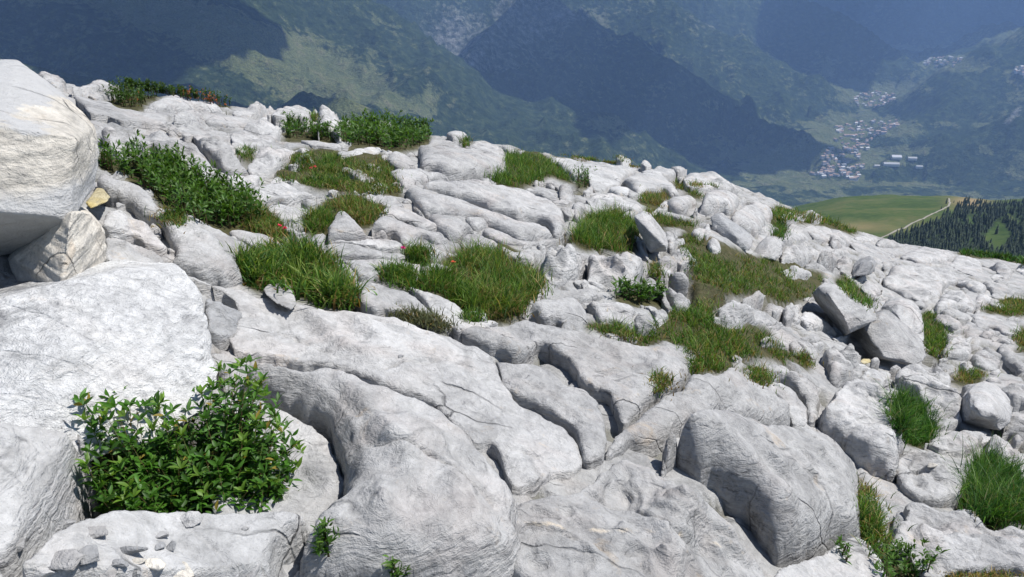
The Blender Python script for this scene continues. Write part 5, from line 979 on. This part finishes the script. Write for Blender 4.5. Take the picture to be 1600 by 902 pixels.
# small flowers
FL = [(630,388,.016,(.62,.05,.30),'magenta globe flower standing in front of the thick finger of rock'), (708,410,.018,(.70,.16,.10),'orange-red flower at the left of the central tussock'),
      (437,353,.016,(.65,.05,.12),'red flower at the lower end of the long leafy shrub'), (445,357,.012,(.65,.06,.14),'smaller red flower just beside the red one below the leafy shrub'),
      (492,261,.022,(.62,.12,.14),'pinkish-red flower in the turf beside the small triangular rock'), (486,263,.014,(.60,.14,.16),'small pinkish flower left of the pinkish-red one in the turf'),
      (327,152,.03,(.62,.17,.10),'rusty orange flower cluster at the right end of the dark heath'), (338,156,.03,(.60,.16,.10),'second rusty orange cluster right of the first on the dark heath'),
      (352,164,.026,(.55,.18,.08),'lowest rusty orange cluster at the right tip of the dark heath')]
for i, (x, y, s, c, label) in enumerate(FL):
    g = np.random.default_rng(40 + i); r0 = float(BASE.hit(x, y + 12)[0]); r0 = r0 * .97
    head = at(x, y, r0); foot = np.array(head) - (0, 0, .12); s = max(min(s, .014), 1.6 * r0 / FOC)
    n = 26; u = g.normal(size=(n, 3)); u[:, 2] = np.abs(u[:, 2]) * .8; u /= np.linalg.norm(u, axis=1)[:, None]
    V, F, C = leaves(np.tile(head, (n, 1)), u, np.full(n, s), np.full(n, s * .7), np.array(c) * g.uniform(.75, 1.2, n)[:, None], i)
    root = empty('flower', foot); tag(root, label, 'flower')
    p = mesh_obj('petals', V, F, M_PETAL, cols=C); p.parent = root; p.location = -Vector(foot)
    V, F, C = blades(np.array([foot]), np.array([.12]), np.array([.003 + .5 * r0 / FOC]), np.array([(.08, .12, .03)]), .0, 2, i); p = mesh_obj('stem', V, F, M_STEM, cols=C); p.parent = root; p.location = -Vector(foot)
# ------------------------------------------------------------------ the far country: valley, spurs and mountains
def far_mat():
    m, t, P, N, L = new_mat('far_mountainside')
    a = N.new('ShaderNodeVertexColor'); a.layer_name = 'Col'; s_ = N.new('ShaderNodeSeparateColor'); L.new(a.outputs[0], s_.inputs[0])
    pos = N.new('ShaderNodeNewGeometry').outputs['Position']
    n1 = ntex(N, L, pos, .012, 7, .65); n2 = ntex(N, L, pos, .022, 6, .68)
    forest = ramp(N, [(.3, (.009, .016, .008)), (.5, (.028, .044, .020)), (.7, (.070, .090, .040))]); L.new(n2, forest.inputs[0])
    mead = ramp(N, [(.3, (.07, .09, .04)), (.55, (.115, .13, .06)), (.75, (.16, .15, .095))]); L.new(n1, mead.inputs[0])
    rock = ramp(N, [(.35, (.08, .085, .08)), (.6, (.22, .22, .21)), (.8, (.34, .33, .32))]); L.new(n2, rock.inputs[0])
    n3 = ntex(N, L, pos, .11, 4, .7); fs = ramp(N, [(.35, (.55,)), (.65, (1.35,))]); L.new(n3, fs.inputs[0])
    def edge(mask, wob, lo=.46, hi=.54):
        v = mth(N, L, 'ADD', mask, mth(N, L, 'MULTIPLY', mth(N, L, 'SUBTRACT', n2, .5), wob)); r = ramp(N, [(lo, (0,)), (hi, (1,))]); L.new(v, r.inputs[0]); return r.outputs[0]
    c = mixc(N, L, edge(s_.outputs[0], 1.5, .42, .6), forest.outputs[0], mead.outputs[0])
    c = mixc(N, L, edge(s_.outputs[1], 1.3, .38, .8), c, rock.outputs[0]); c = mixc(N, L, 1.0, c, fs.outputs[0], 'MULTIPLY')
    c = mixc(N, L, s_.outputs[2], c, (.34, .33, .30))
    L.new(c, P.inputs['Base Color']); P.inputs['Roughness'].default_value = 1; P.inputs['Specular IOR Level'].default_value = 0
    b = N.new('ShaderNodeBump'); b.inputs['Strength'].default_value = .8; b.inputs['Distance'].default_value = 90
    L.new(mth(N, L, 'ADD', n1, mth(N, L, 'MULTIPLY', n2, .3)), b.inputs['Height']); L.new(b.outputs[0], P.inputs['Normal'])
    return m
M_FAR = far_mat()
# crests: (photo x, photo y, distance), flank steepness
CR = [
 ([(760,-130,7000),(830,-25,6700),(890,10,6500),(950,50,6300),(1047,90,6100),(1120,150,5900),(1200,190,5750),(1262,206,5600),(1290,232,5450)], .62, 0),
 ([(830,-25,6700),(770,40,6000),(720,100,5400),(690,150,4900),(650,215,4300)], .75, 1),
 ([(960,-90,8000),(1033,-5,7700),(1110,50,7400),(1200,125,7000),(1275,170,6700),(1310,200,6500)], .55, 2),
 ([(1150,-90,9800),(1250,-5,9400),(1317,20,9200),(1352,42,9000),(1400,75,8700),(1432,100,8400)], .55, 3),
 ([(1300,-60,13000),(1380,-10,12500),(1440,20,12000),(1480,60,11500)], .5, 4),
 ([(1900,-80,9000),(1750,-10,9500),(1650,30,9800),(1560,62,9800),(1480,85,9500)], .45, 5),
 ([(1900,60,6500),(1700,120,6500),(1600,165,6300),(1540,200,6000),(1500,225,5700)], .42, 6),
 ([(-300,-260,6200),(100,-200,5800),(300,-110,5500),(400,-30,5300),(480,35,5000),(550,85,4700),(600,120,4400),(645,155,4150),(685,200,3900)], .5, 7),
 ([(-300,60,3000),(0,95,2900),(120,118,2900),(300,135,2900),(430,175,2800)], .55, 8),
 ([(400,-160,9500),(560,-30,9000),(640,30,8600),(690,75,8200)], .6, 9),
 ([(470,138,2700),(505,147,2650),(535,152,2600),(566,170,2550),(600,205,2500)], .5, 10),
 ([(-600,-220,15000),(200,-180,14500),(800,-190,14500),(1200,-150,15000),(1600,-110,15500),(2200,-130,15500)], .5, 11),
]
azf = np.radians(np.concatenate([np.arange(-48, -36, .3), np.arange(-36, 36, .075), np.arange(36, 52, .3)]))
rf = [700.0]
while rf[-1] < 17000: rf.append(rf[-1] * 1.0062)
rf = np.array(rf); A_, R_ = np.meshgrid(azf, rf); X = R_ * np.sin(A_); Y = R_ * np.cos(A_)
def floor_z(R): return -1150 + np.clip(R - 5500, -6000, 99999) * .055 + np.clip(2600 - R, 0, 9999) * .1
def far_height(X, Y):
    R = np.hypot(X, Y)
    wx = X + 160 * fbm(X / 900, Y / 900, None, 4, 21); wy = Y + 160 * fbm(X / 900, Y / 900, None, 4, 22)
    fl = floor_z(R) + 45 * fbm(X / 700, Y / 700, None, 4, 23)
    Z = fl.copy(); who = np.full(X.shape, -1); dist = np.full(X.shape, 9e9)
    for pts, sl, ci in CR:
        W = at(*np.array(pts, float).T); best = np.full(X.shape, -9e9); bd = np.full(X.shape, 9e9)
        for p, q in zip(W[:-1], W[1:]):
            d = q[:2] - p[:2]; u = np.clip(((X - p[0]) * d[0] + (Y - p[1]) * d[1]) / (d @ d), 0, 1)
            u2 = np.clip(((wx - p[0]) * d[0] + (wy - p[1]) * d[1]) / (d @ d), 0, 1)
            dd = np.hypot(X - p[0] - u * d[0], Y - p[1] - u * d[1]); dw = np.hypot(wx - p[0] - u2 * d[0], wy - p[1] - u2 * d[1])
            k = np.clip(dd / 500, 0, 1); de = dd * (1 - k) + dw * k
            h = p[2] + (q[2] - p[2]) * u - sl * de * (1 - .12 * np.clip(de / 1500, 0, 1)); nb = h > best
            best = np.where(nb, h, best); bd = np.where(nb, dd, bd)
        rug = ridged(X / 900 + ci, Y / 900, 5, 60 + ci) - .55
        best = best + rug * 260 * np.clip(bd / 500, 0, 1) * (1.5 if ci in (0, 1) else .8)
        best = best + (ridged(X / 330 + 3 * ci, Y / 330, 4, 160 + ci) - .5) * 95 * np.clip(bd / 250, 0, 1)
        up = best > Z; Z = np.where(up, best, Z); who = np.where(up, ci, who); dist = np.where(up, bd, dist)
    Z = Z + 9 * fbm(X / 120, Y / 120, None, 4, 29)
    return Z, who, dist
Z, who, dist = far_height(X, Y)
PX, PY = project(X, Y, Z)
Rr = np.hypot(X, Y)
sc = np.clip(Rr, 1000, 16000)
nz = fbm(X / 260, Y / 260, None, 4, 90); nl = fbm(X / 900, Y / 900, None, 4, 91)
mead = np.clip(.28 + .20 * nz + .14 * nl, 0, 1)
def blob(cx, cy, rx, ry, v=.7, rot=0.0):
    c, s = math.cos(rot), math.sin(rot); u = ((PX - cx) * c + (PY - cy) * s) / rx; q = (-(PX - cx) * s + (PY - cy) * c) / ry
    return v * np.exp(-(u * u + q * q) ** 1.5)
def only(a, ids): return a * np.isin(who, ids)
# meadows and pastures on the slopes, placed on the ground where they lie
mead += only(blob(300, 35, 170, 45, .5, .3) + blob(430, 80, 170, 38, .42, .35) + blob(520, 110, 90, 20, .3, .3), [7])
mead += only(blob(600, 0, 60, 14, .7), [9, 11]) + only(blob(55, 0, 60, 6, .5), [7]) + only(blob(535, 168, 45, 16, 1.0, .3), [10, 8]) + only(blob(590, 150, 70, 12, .5, .3), [7])
mead += blob(950, 195, 36, 14, .45) + blob(1110, 163, 22, 5, .5) + blob(1055, 190, 26, 14, .35) + blob(1100, 222, 60, 14, .35) + blob(670, 155, 16, 30, .4)
fl_ = who == -1
mead += np.where(fl_, .14 + .5 * fbm(X / 130, Y / 130, None, 4, 97), 0)
for b in [(1330,130,22,8,.5), (1290,115,16,10,.4), (1360,152,60,16,.6), (1400,140,50,8,.5), (1350,192,70,16,.6), (1400,205,40,12,.7), (1300,205,30,28,.6),(1320,240,50,22,.5), (1240,250,70,22,.55), (1200,285,70,16,.25), (1420,235,50,10,.6), (1460,262,30,8,.5),
          (1490,98,60,12,.7), (1510,108,40,7,.5), (1590,118,24,14,.7), (1580,60,40,14,.35), (1540,236,18,8,.7), (1480,195,30,7,.5), (1290,290,60,8,.35), (1160,245,50,14,.5), (1530,195,14,4,.6), (1385,255,60,8,.6)]:
    mead += blob(*b)
rk = .1 * nz
rk += only(blob(740, 90, 150, 100, .42, -.6) + blob(840, 10, 70, 60, .35) + blob(700, 60, 60, 90, .22, -.5), [0, 1]) + only(blob(1000, 20, 160, 30, .3), [0, 2]) + only(blob(1120, 60, 30, 60, .35, -.5), [2]) + blob(1580, 185, 8, 26, .75, .75)
rk += .25 * np.clip(ridged(X / 300, Y / 300, 4, 71) - .75, 0, 1) * np.isin(who, [0, 1, 2, 7])
V = np.stack([X.ravel(), Y.ravel(), Z.ravel()], 1); nr, na = X.shape
ii, jj = np.meshgrid(np.arange(nr - 1), np.arange(na - 1), indexing='ij'); q = ii * na + jj
F = np.stack([q, q + na, q + na + 1, q + 1], -1).reshape(-1, 4)[:, ::-1]
tag(mesh_obj('mountain_terrain', V, F, M_FAR, cols=np.stack([np.clip(mead, 0, 1).ravel(), np.clip(rk, 0, 1).ravel(), 0 * rk.ravel()], 1)), 'hazy blue forested mountains with a deep valley beyond the slope', kind='structure')

# the grassy knoll beyond the slope
azh = np.radians(np.arange(-20, 44, .12)); rh = np.arange(120, 2600, 9.0); A_, R_ = np.meshgrid(azh, rh); X = R_ * np.sin(A_); Y = R_ * np.cos(A_)
Z = HILL.z(X, Y) + (3.0 * fbm(X / 120, Y / 120, None, 4, 50) + .8 * fbm(X / 20, Y / 20, None, 3, 51)) * np.clip((R_ - 200) / 300, 0, 1)
def hill_mat():
    m, t, P, N, L = new_mat('knoll_pasture'); pos = N.new('ShaderNodeNewGeometry').outputs['Position']
    n1 = ntex(N, L, pos, .012, 6, .6); n2 = ntex(N, L, pos, .11, 6, .7)
    r = ramp(N, [(.38, (.035, .060, .022)), (.5, (.06, .088, .03)), (.62, (.10, .105, .045))]); L.new(mth(N, L, 'ADD', mth(N, L, 'MULTIPLY', n1, .6), mth(N, L, 'MULTIPLY', n2, .4)), r.inputs[0])
    a = N.new('ShaderNodeVertexColor'); a.layer_name = 'Col'; s_ = N.new('ShaderNodeSeparateColor'); L.new(a.outputs[0], s_.inputs[0])
    c = mixc(N, L, s_.outputs[0], r.outputs[0], (.030, .045, .022)); c = mixc(N, L, s_.outputs[1], c, (.24, .18, .10))
    L.new(c, P.inputs['Base Color']); P.inputs['Roughness'].default_value = 1; P.inputs['Specular IOR Level'].default_value = 0
    return m
PX, PY = project(X, Y, Z)
WOOD = np.array([(1385,372),(1425,362),(1455,350),(1482,336),(1497,326),(1505,318),(1545,322),(1600,314),(1700,312),(1700,440),(1385,440)], float)
CLEAR = [np.array(p, float) for p in ([(1535,372),(1560,345),(1575,360),(1580,375),(1560,392),(1545,385)], [(1570,330),(1590,345),(1600,362),(1588,362),(1572,345)], [(1505,345),(1515,338),(1522,350),(1512,356)])]
wd_ = inside(PX, PY, WOOD) & ~np.any([inside(PX, PY, c) for c in CLEAR], 0)
dryz = np.exp(-(((PX - 1515) / 30) ** 2 + ((PY - 315) / 9) ** 2)) + .5 * np.exp(-(((PX - 1340) / 60) ** 2 + ((PY - 355) / 8) ** 2))
V = np.stack([X.ravel(), Y.ravel(), Z.ravel()], 1); nr, na = X.shape
ii, jj = np.meshgrid(np.arange(nr - 1), np.arange(na - 1), indexing='ij'); q = ii * na + jj
F = np.stack([q, q + na, q + na + 1, q + 1], -1).reshape(-1, 4)[:, ::-1]
tag(mesh_obj('knoll_terrain', V, F, hill_mat(), cols=np.stack([wd_.ravel() * 1.0, np.clip(dryz, 0, 1).ravel(), 0 * dryz.ravel()], 1)), 'grassy green knoll with a footpath beyond the rocky slope', kind='structure')
# footpath over the knoll
pp = np.array([(1372,372),(1395,364),(1421,352),(1450,342),(1470,332),(1482,323),(1485,316),(1483,310)], float)
t = np.linspace(0, len(pp) - 1, 60); pp = np.stack([np.interp(t, np.arange(len(pp)), pp[:, i]) for i in (0, 1)], 1)
c = HILL.point(pp[:, 0], pp[:, 1]); d = np.gradient(c[:, :2], axis=0); d /= np.linalg.norm(d, axis=1)[:, None]; nn_ = np.stack([d[:, 1], -d[:, 0]], 1)
def hz(x, y): return HILL.z(x, y) + 3.0 * fbm(x / 120, y / 120, None, 4, 50) + .8 * fbm(x / 20, y / 20, None, 3, 51)
rows = []
for s in (-1, 0, 1):
    xy = c[:, :2] + nn_ * s * 1.2; rows.append(np.column_stack([xy, hz(xy[:, 0], xy[:, 1]) + .5 - .25 * abs(s)]))
V = np.stack(rows, 1).reshape(-1, 3); F = []
for i in range(len(c) - 1):
    for s in (0, 1): F.append((3 * i + s, 3 * i + s + 1, 3 * i + s + 4, 3 * i + s + 3))
mp_, _, P_, _, _ = new_mat('pale_gravel'); P_.inputs['Base Color'].default_value = (.24, .22, .18, 1); P_.inputs['Roughness'].default_value = 1
tag(mesh_obj('footpath', V, F, mp_), 'pale footpath crossing the grassy knoll', kind='structure')

# conifers on the knoll: crown of ragged drooping tiers on a trunk
def conifer(seed, h):
    g = np.random.default_rng(seed); V = []; F = []; 
    n = 9
    for s in range(7):
        t0 = .1 + .9 * s / 7; z0 = h * t0; z1 = h * min(1, t0 + .24); rad = h * .19 * (1 - t0) ** .8 + .1
        b = len(V); V.append((0, 0, z1))
        for i in range(n):
            a = 2 * math.pi * i / n + s; q = rad * g.uniform(.55, 1.2); V.append((q * math.cos(a), q * math.sin(a), z0 - h * .03 * g.uniform(0, 1.6)))
        for i in range(n): F.append((b, b + 1 + i, b + 1 + (i + 1) % n))
    nc = len(F); b = len(V)
    for z, r_ in ((-1, .22), (h * .5, .12)):
        for i in range(5): V.append((r_ * math.cos(i * 1.257), r_ * math.sin(i * 1.257), z))
    for i in range(5): j = (i + 1) % 5; F += [(b + i, b + j, b + 5 + j), (b + i, b + 5 + j, b + 5 + i)]
    return np.array(V), np.array(F), nc
mc, _, P_, N_, L_ = new_mat('conifer_needles'); oi = N_.new('ShaderNodeObjectInfo'); r_ = ramp(N_, [(0, (.018, .034, .020)), (1, (.05, .07, .032))]); L_.new(oi.outputs['Random'], r_.inputs[0]); L_.new(r_.outputs[0], P_.inputs['Base Color']); P_.inputs['Roughness'].default_value = .9
mt_, _, P_, _, _ = new_mat('conifer_bark'); P_.inputs['Base Color'].default_value = (.06, .045, .03, 1)
protos = []
for i in range(5):
    V, F, nc = conifer(i, 8); me = mesh_obj('conifer_tree', V, F, None, mats=[mc, mt_], midx=[0] * nc + [1] * (len(F) - nc), smooth=False); protos.append(me)
g = np.random.default_rng(8); pts = []
while len(pts) < 2400:
    p = g.uniform((1380, 312), (1640, 425)); a_, b_ = np.array([p[0]]), np.array([p[1]])
    if not inside(a_, b_, WOOD)[0] or any(inside(a_, b_, c)[0] for c in CLEAR): continue
    pts.append(p)
for p in [(1478,320),(1490,318),(1470,330),(1300,356),(1520,350),(1566,352),(1556,368),(1440,352),(1548,378)]: pts.append(np.array(p, float))
pts = np.array(pts); W = HILL.point(pts[:, 0], pts[:, 1]); W[:, 2] = hz(W[:, 0], W[:, 1]); W[:, 2] -= .5
sz = g.uniform(.4, 1.3, len(W)) ** 1.2; rr_ = np.hypot(W[:, 0], W[:, 1]); vis = (pts[:, 1] < np.interp(pts[:, 0], [1380, 1500, 1600, 1700], [376, 398, 410, 420]))
order = np.argsort(np.where(vis, -sz * 1500 / rr_, 9))
use = order[:290]; rest = order[290:]
for j, i in enumerate(use):
    o = protos[j] if j < 5 else protos[j % 5].copy()
    if j >= 5: COL.objects.link(o)
    o.location = W[i]; o.scale = (sz[i],) * 3; o.rotation_euler = (0, 0, g.uniform(0, 6))
    tag(o, 'dark conifer in the wood on the right flank of the grassy knoll', 'conifer', 'conifers on the knoll')
Vs, Fs, Ms, b = [], [], [], 0
for i in rest:
    V, F, nc = conifer(int(i) % 23, 8 * sz[i]); Vs.append(V + W[i]); Fs.append(F + b); b += len(V)
ob = mesh_obj('far_wood', np.vstack(Vs), np.vstack(Fs), mc, smooth=False); tag(ob, 'mass of smaller conifers filling the wood on the knoll', 'wood', kind='stuff')

# ------------------------------------------------------------------ valley villages
def flat_mat(n, c, rough=.9):
    m, _, P, _, _ = new_mat(n); P.inputs['Base Color'].default_value = (*c, 1); P.inputs['Roughness'].default_value = rough; return m
walls = [flat_mat('render_white', (.52, .50, .47)), flat_mat('render_cream', (.46, .41, .34)), flat_mat('render_grey', (.45, .45, .46))]
roofs = [flat_mat('roof_brown', (.27, .20, .16)), flat_mat('roof_grey', (.42, .42, .42)), flat_mat('roof_red', (.29, .19, .15))]
def house(w_, l_, h_, wm, rm):
    rh_ = w_ * .28; e = .6
    V = [(-w_/2,-l_/2,-6),(w_/2,-l_/2,-6),(w_/2,l_/2,-6),(-w_/2,l_/2,-6),(-w_/2,-l_/2,h_),(w_/2,-l_/2,h_),(w_/2,l_/2,h_),(-w_/2,l_/2,h_),(0,-l_/2,h_+rh_),(0,l_/2,h_+rh_),
         (-w_/2-e,-l_/2-e,h_-.3),(0,-l_/2-e,h_+rh_+.3),(w_/2+e,-l_/2-e,h_-.3),(-w_/2-e,l_/2+e,h_-.3),(0,l_/2+e,h_+rh_+.3),(w_/2+e,l_/2+e,h_-.3)]
    F = [(0,1,5,4),(1,2,6,5),(2,3,7,6),(3,0,4,7),(4,5,8),(6,7,9),(10,11,14,13),(11,12,15,14)]
    return mesh_obj('house', V, F, None, mats=[wm, rm], midx=[0]*6 + [1]*2, smooth=False)
hp = [house(*s, walls[i % 3], roofs[(i + i // 3) % 3]) for i, s in enumerate([(11,14,7),(12,18,8),(10,12,6),(14,22,9),(12,15,8),(13,30,8)])]
for h in hp: h.location = (0, -50, -4000)
vill = [('small pale house in the main valley village', 'houses of the main valley village', 150, [(1306,196),(1360,188),(1408,190),(1395,206),(1362,216),(1352,240),(1348,264),(1296,268),(1280,258),(1292,235),(1306,215)]),
        ('small pale house in the village just beyond the main one', 'houses of the second valley village', 58, [(1335,150),(1362,143),(1398,148),(1394,166),(1352,168),(1335,164)]),
        ('small house with a reddish roof at the near edge of the main village', 'houses at the near edge of the main village', 42, [(1264,272),(1290,264),(1342,272),(1340,282),(1280,280)]),
        ('tiny pale house in the village on the far hillside', 'houses of the far hillside village', 34, [(1436,92),(1500,88),(1512,98),(1480,107),(1445,102)]),
        ('tiny pale house in the hamlet at the right edge', 'houses of the hamlet at the right edge', 12, [(1580,108),(1605,104),(1605,122),(1584,116)])]
dgf = bpy.context.evaluated_depsgraph_get(); far_o = bpy.data.objects['mountain_terrain']
def on_far(x, y):
    a, t = rays(x, y); dv = Vector((math.sin(a), math.cos(a), -float(t))).normalized()
    ok, loc, nor, _ = far_o.ray_cast(Vector((0, 0, 0)), dv); return loc if ok else None
gcount = 0
for label, grp, n, poly in vill:
    P = np.array(poly, float); k = 0
    while k < n:
        p = g.uniform(P.min(0), P.max(0))
        if not inside(np.array([p[0]]), np.array([p[1]]), P)[0]: continue
        k += 1; loc = on_far(*p)
        if loc is None: continue
        i = int(g.integers(0, 6)); o = hp[i].copy(); COL.objects.link(o); o.location = loc; o.rotation_euler = (0, 0, g.choice([.3, 1.87]) + g.normal(0, .12)); o.scale = (1.4,) * 3
        tag(o, label, 'house', grp)
for x, y, l_, w2, lb in [(1392,258,95,32,'long white-roofed factory hall right of the main village'), (1400,247,60,40,'grey factory hall behind the long white-roofed hall'), (1372,261,50,22,'short factory hall at the left end of the long white-roofed hall'), (1425,249,55,25,'pale hall at the right end of the factory row'), (1436,262,40,18,'small detached hall right of the factory row')]:
    loc = on_far(x, y)
    if loc is None: continue
    o = house(w2, l_, 9, walls[0], walls[2] if 'grey' in lb else flat_mat('roof_pale', (.34, .34, .34))); o.name = 'factory_hall'; o.location = loc; o.rotation_euler = (0, 0, 1.45); tag(o, lb, 'factory hall')
for h in hp: bpy.data.objects.remove(h)

# ------------------------------------------------------------------ clouds overhead (outside the view) whose shadows lie on the mountains
mcl = flat_mat('cloud_white', (.9, .9, .9))
sv = np.array(SUNV)
def cloud(pxy, r, rx, ry, seed):
    p = at(pxy[0], pxy[1], r); t = (3200 - p[2]) / sv[2]; c = p + sv * t
    g = np.random.default_rng(seed); bm = bmesh.new(); bmesh.ops.create_icosphere(bm, subdivisions=5, radius=1)
    V = np.array([v.co[:] for v in bm.verts]); F = np.array([[v.index for v in f.verts] for f in bm.faces]); bm.free()
    d = 1 + .38 * fbm(V[:, 0] * 2 + seed, V[:, 1] * 2, V[:, 2] * 2, 4, seed); V = V * d[:, None] * (rx, ry, min(rx, ry) * .35)
    o = mesh_obj('cloud', V + c, F, mcl, loc=c); tag(o, 'white fair-weather cloud high above the mountains', 'cloud', 'clouds above the mountains', 'structure')
CLOUDS = [((40,40),4700,1150,1000,1), ((230,128),3100,800,330,2), ((640,60),8300,800,1200,3), ((930,120),5900,800,1000,4), ((1120,185),5600,900,450,5), ((1290,45),9000,600,1000,6), ((1500,10),12500,2300,1500,9), ((1560,40),9800,800,700,10)]
for c in CLOUDS: cloud(*c)

# ------------------------------------------------------------------ the air
x0, x1, y0, y1, z0, z1 = -13500, 14500, -400, 17500, -1900, 1500
zt = max(60.0, float(far_o.bound_box[1][2]) + 40)
bm = bmesh.new(); bmesh.ops.create_cube(bm, size=1); me = bpy.data.meshes.new('haze'); bm.to_mesh(me); bm.free()
hz_o = bpy.data.objects.new('haze', me); COL.objects.link(hz_o)
zmin = min(v[2] for v in far_o.bound_box) - 3; zmax = max(v[2] for v in far_o.bound_box) + 20
hz_o.scale = (x1 - x0, y1 - y0, zmax - zmin); hz_o.location = ((x0 + x1) / 2, (y0 + y1) / 2, (zmin + zmax) / 2)
mh = bpy.data.materials.new('haze_air'); mh.use_nodes = True; tt_ = mh.node_tree; tt_.nodes.clear()
pv = tt_.nodes.new('ShaderNodeVolumePrincipled'); out = tt_.nodes.new('ShaderNodeOutputMaterial'); tt_.links.new(pv.outputs[0], out.inputs['Volume'])
pv.inputs['Color'].default_value = (.36, .57, 1, 1); pv.inputs['Density'].default_value = 5.6e-5; pv.inputs['Anisotropy'].default_value = 0.0
me.materials.append(mh); hz_o['kind'] = 'stuff'; tag(hz_o, 'blue summer haze over the valley')
print('haze z', zmin, zmax)
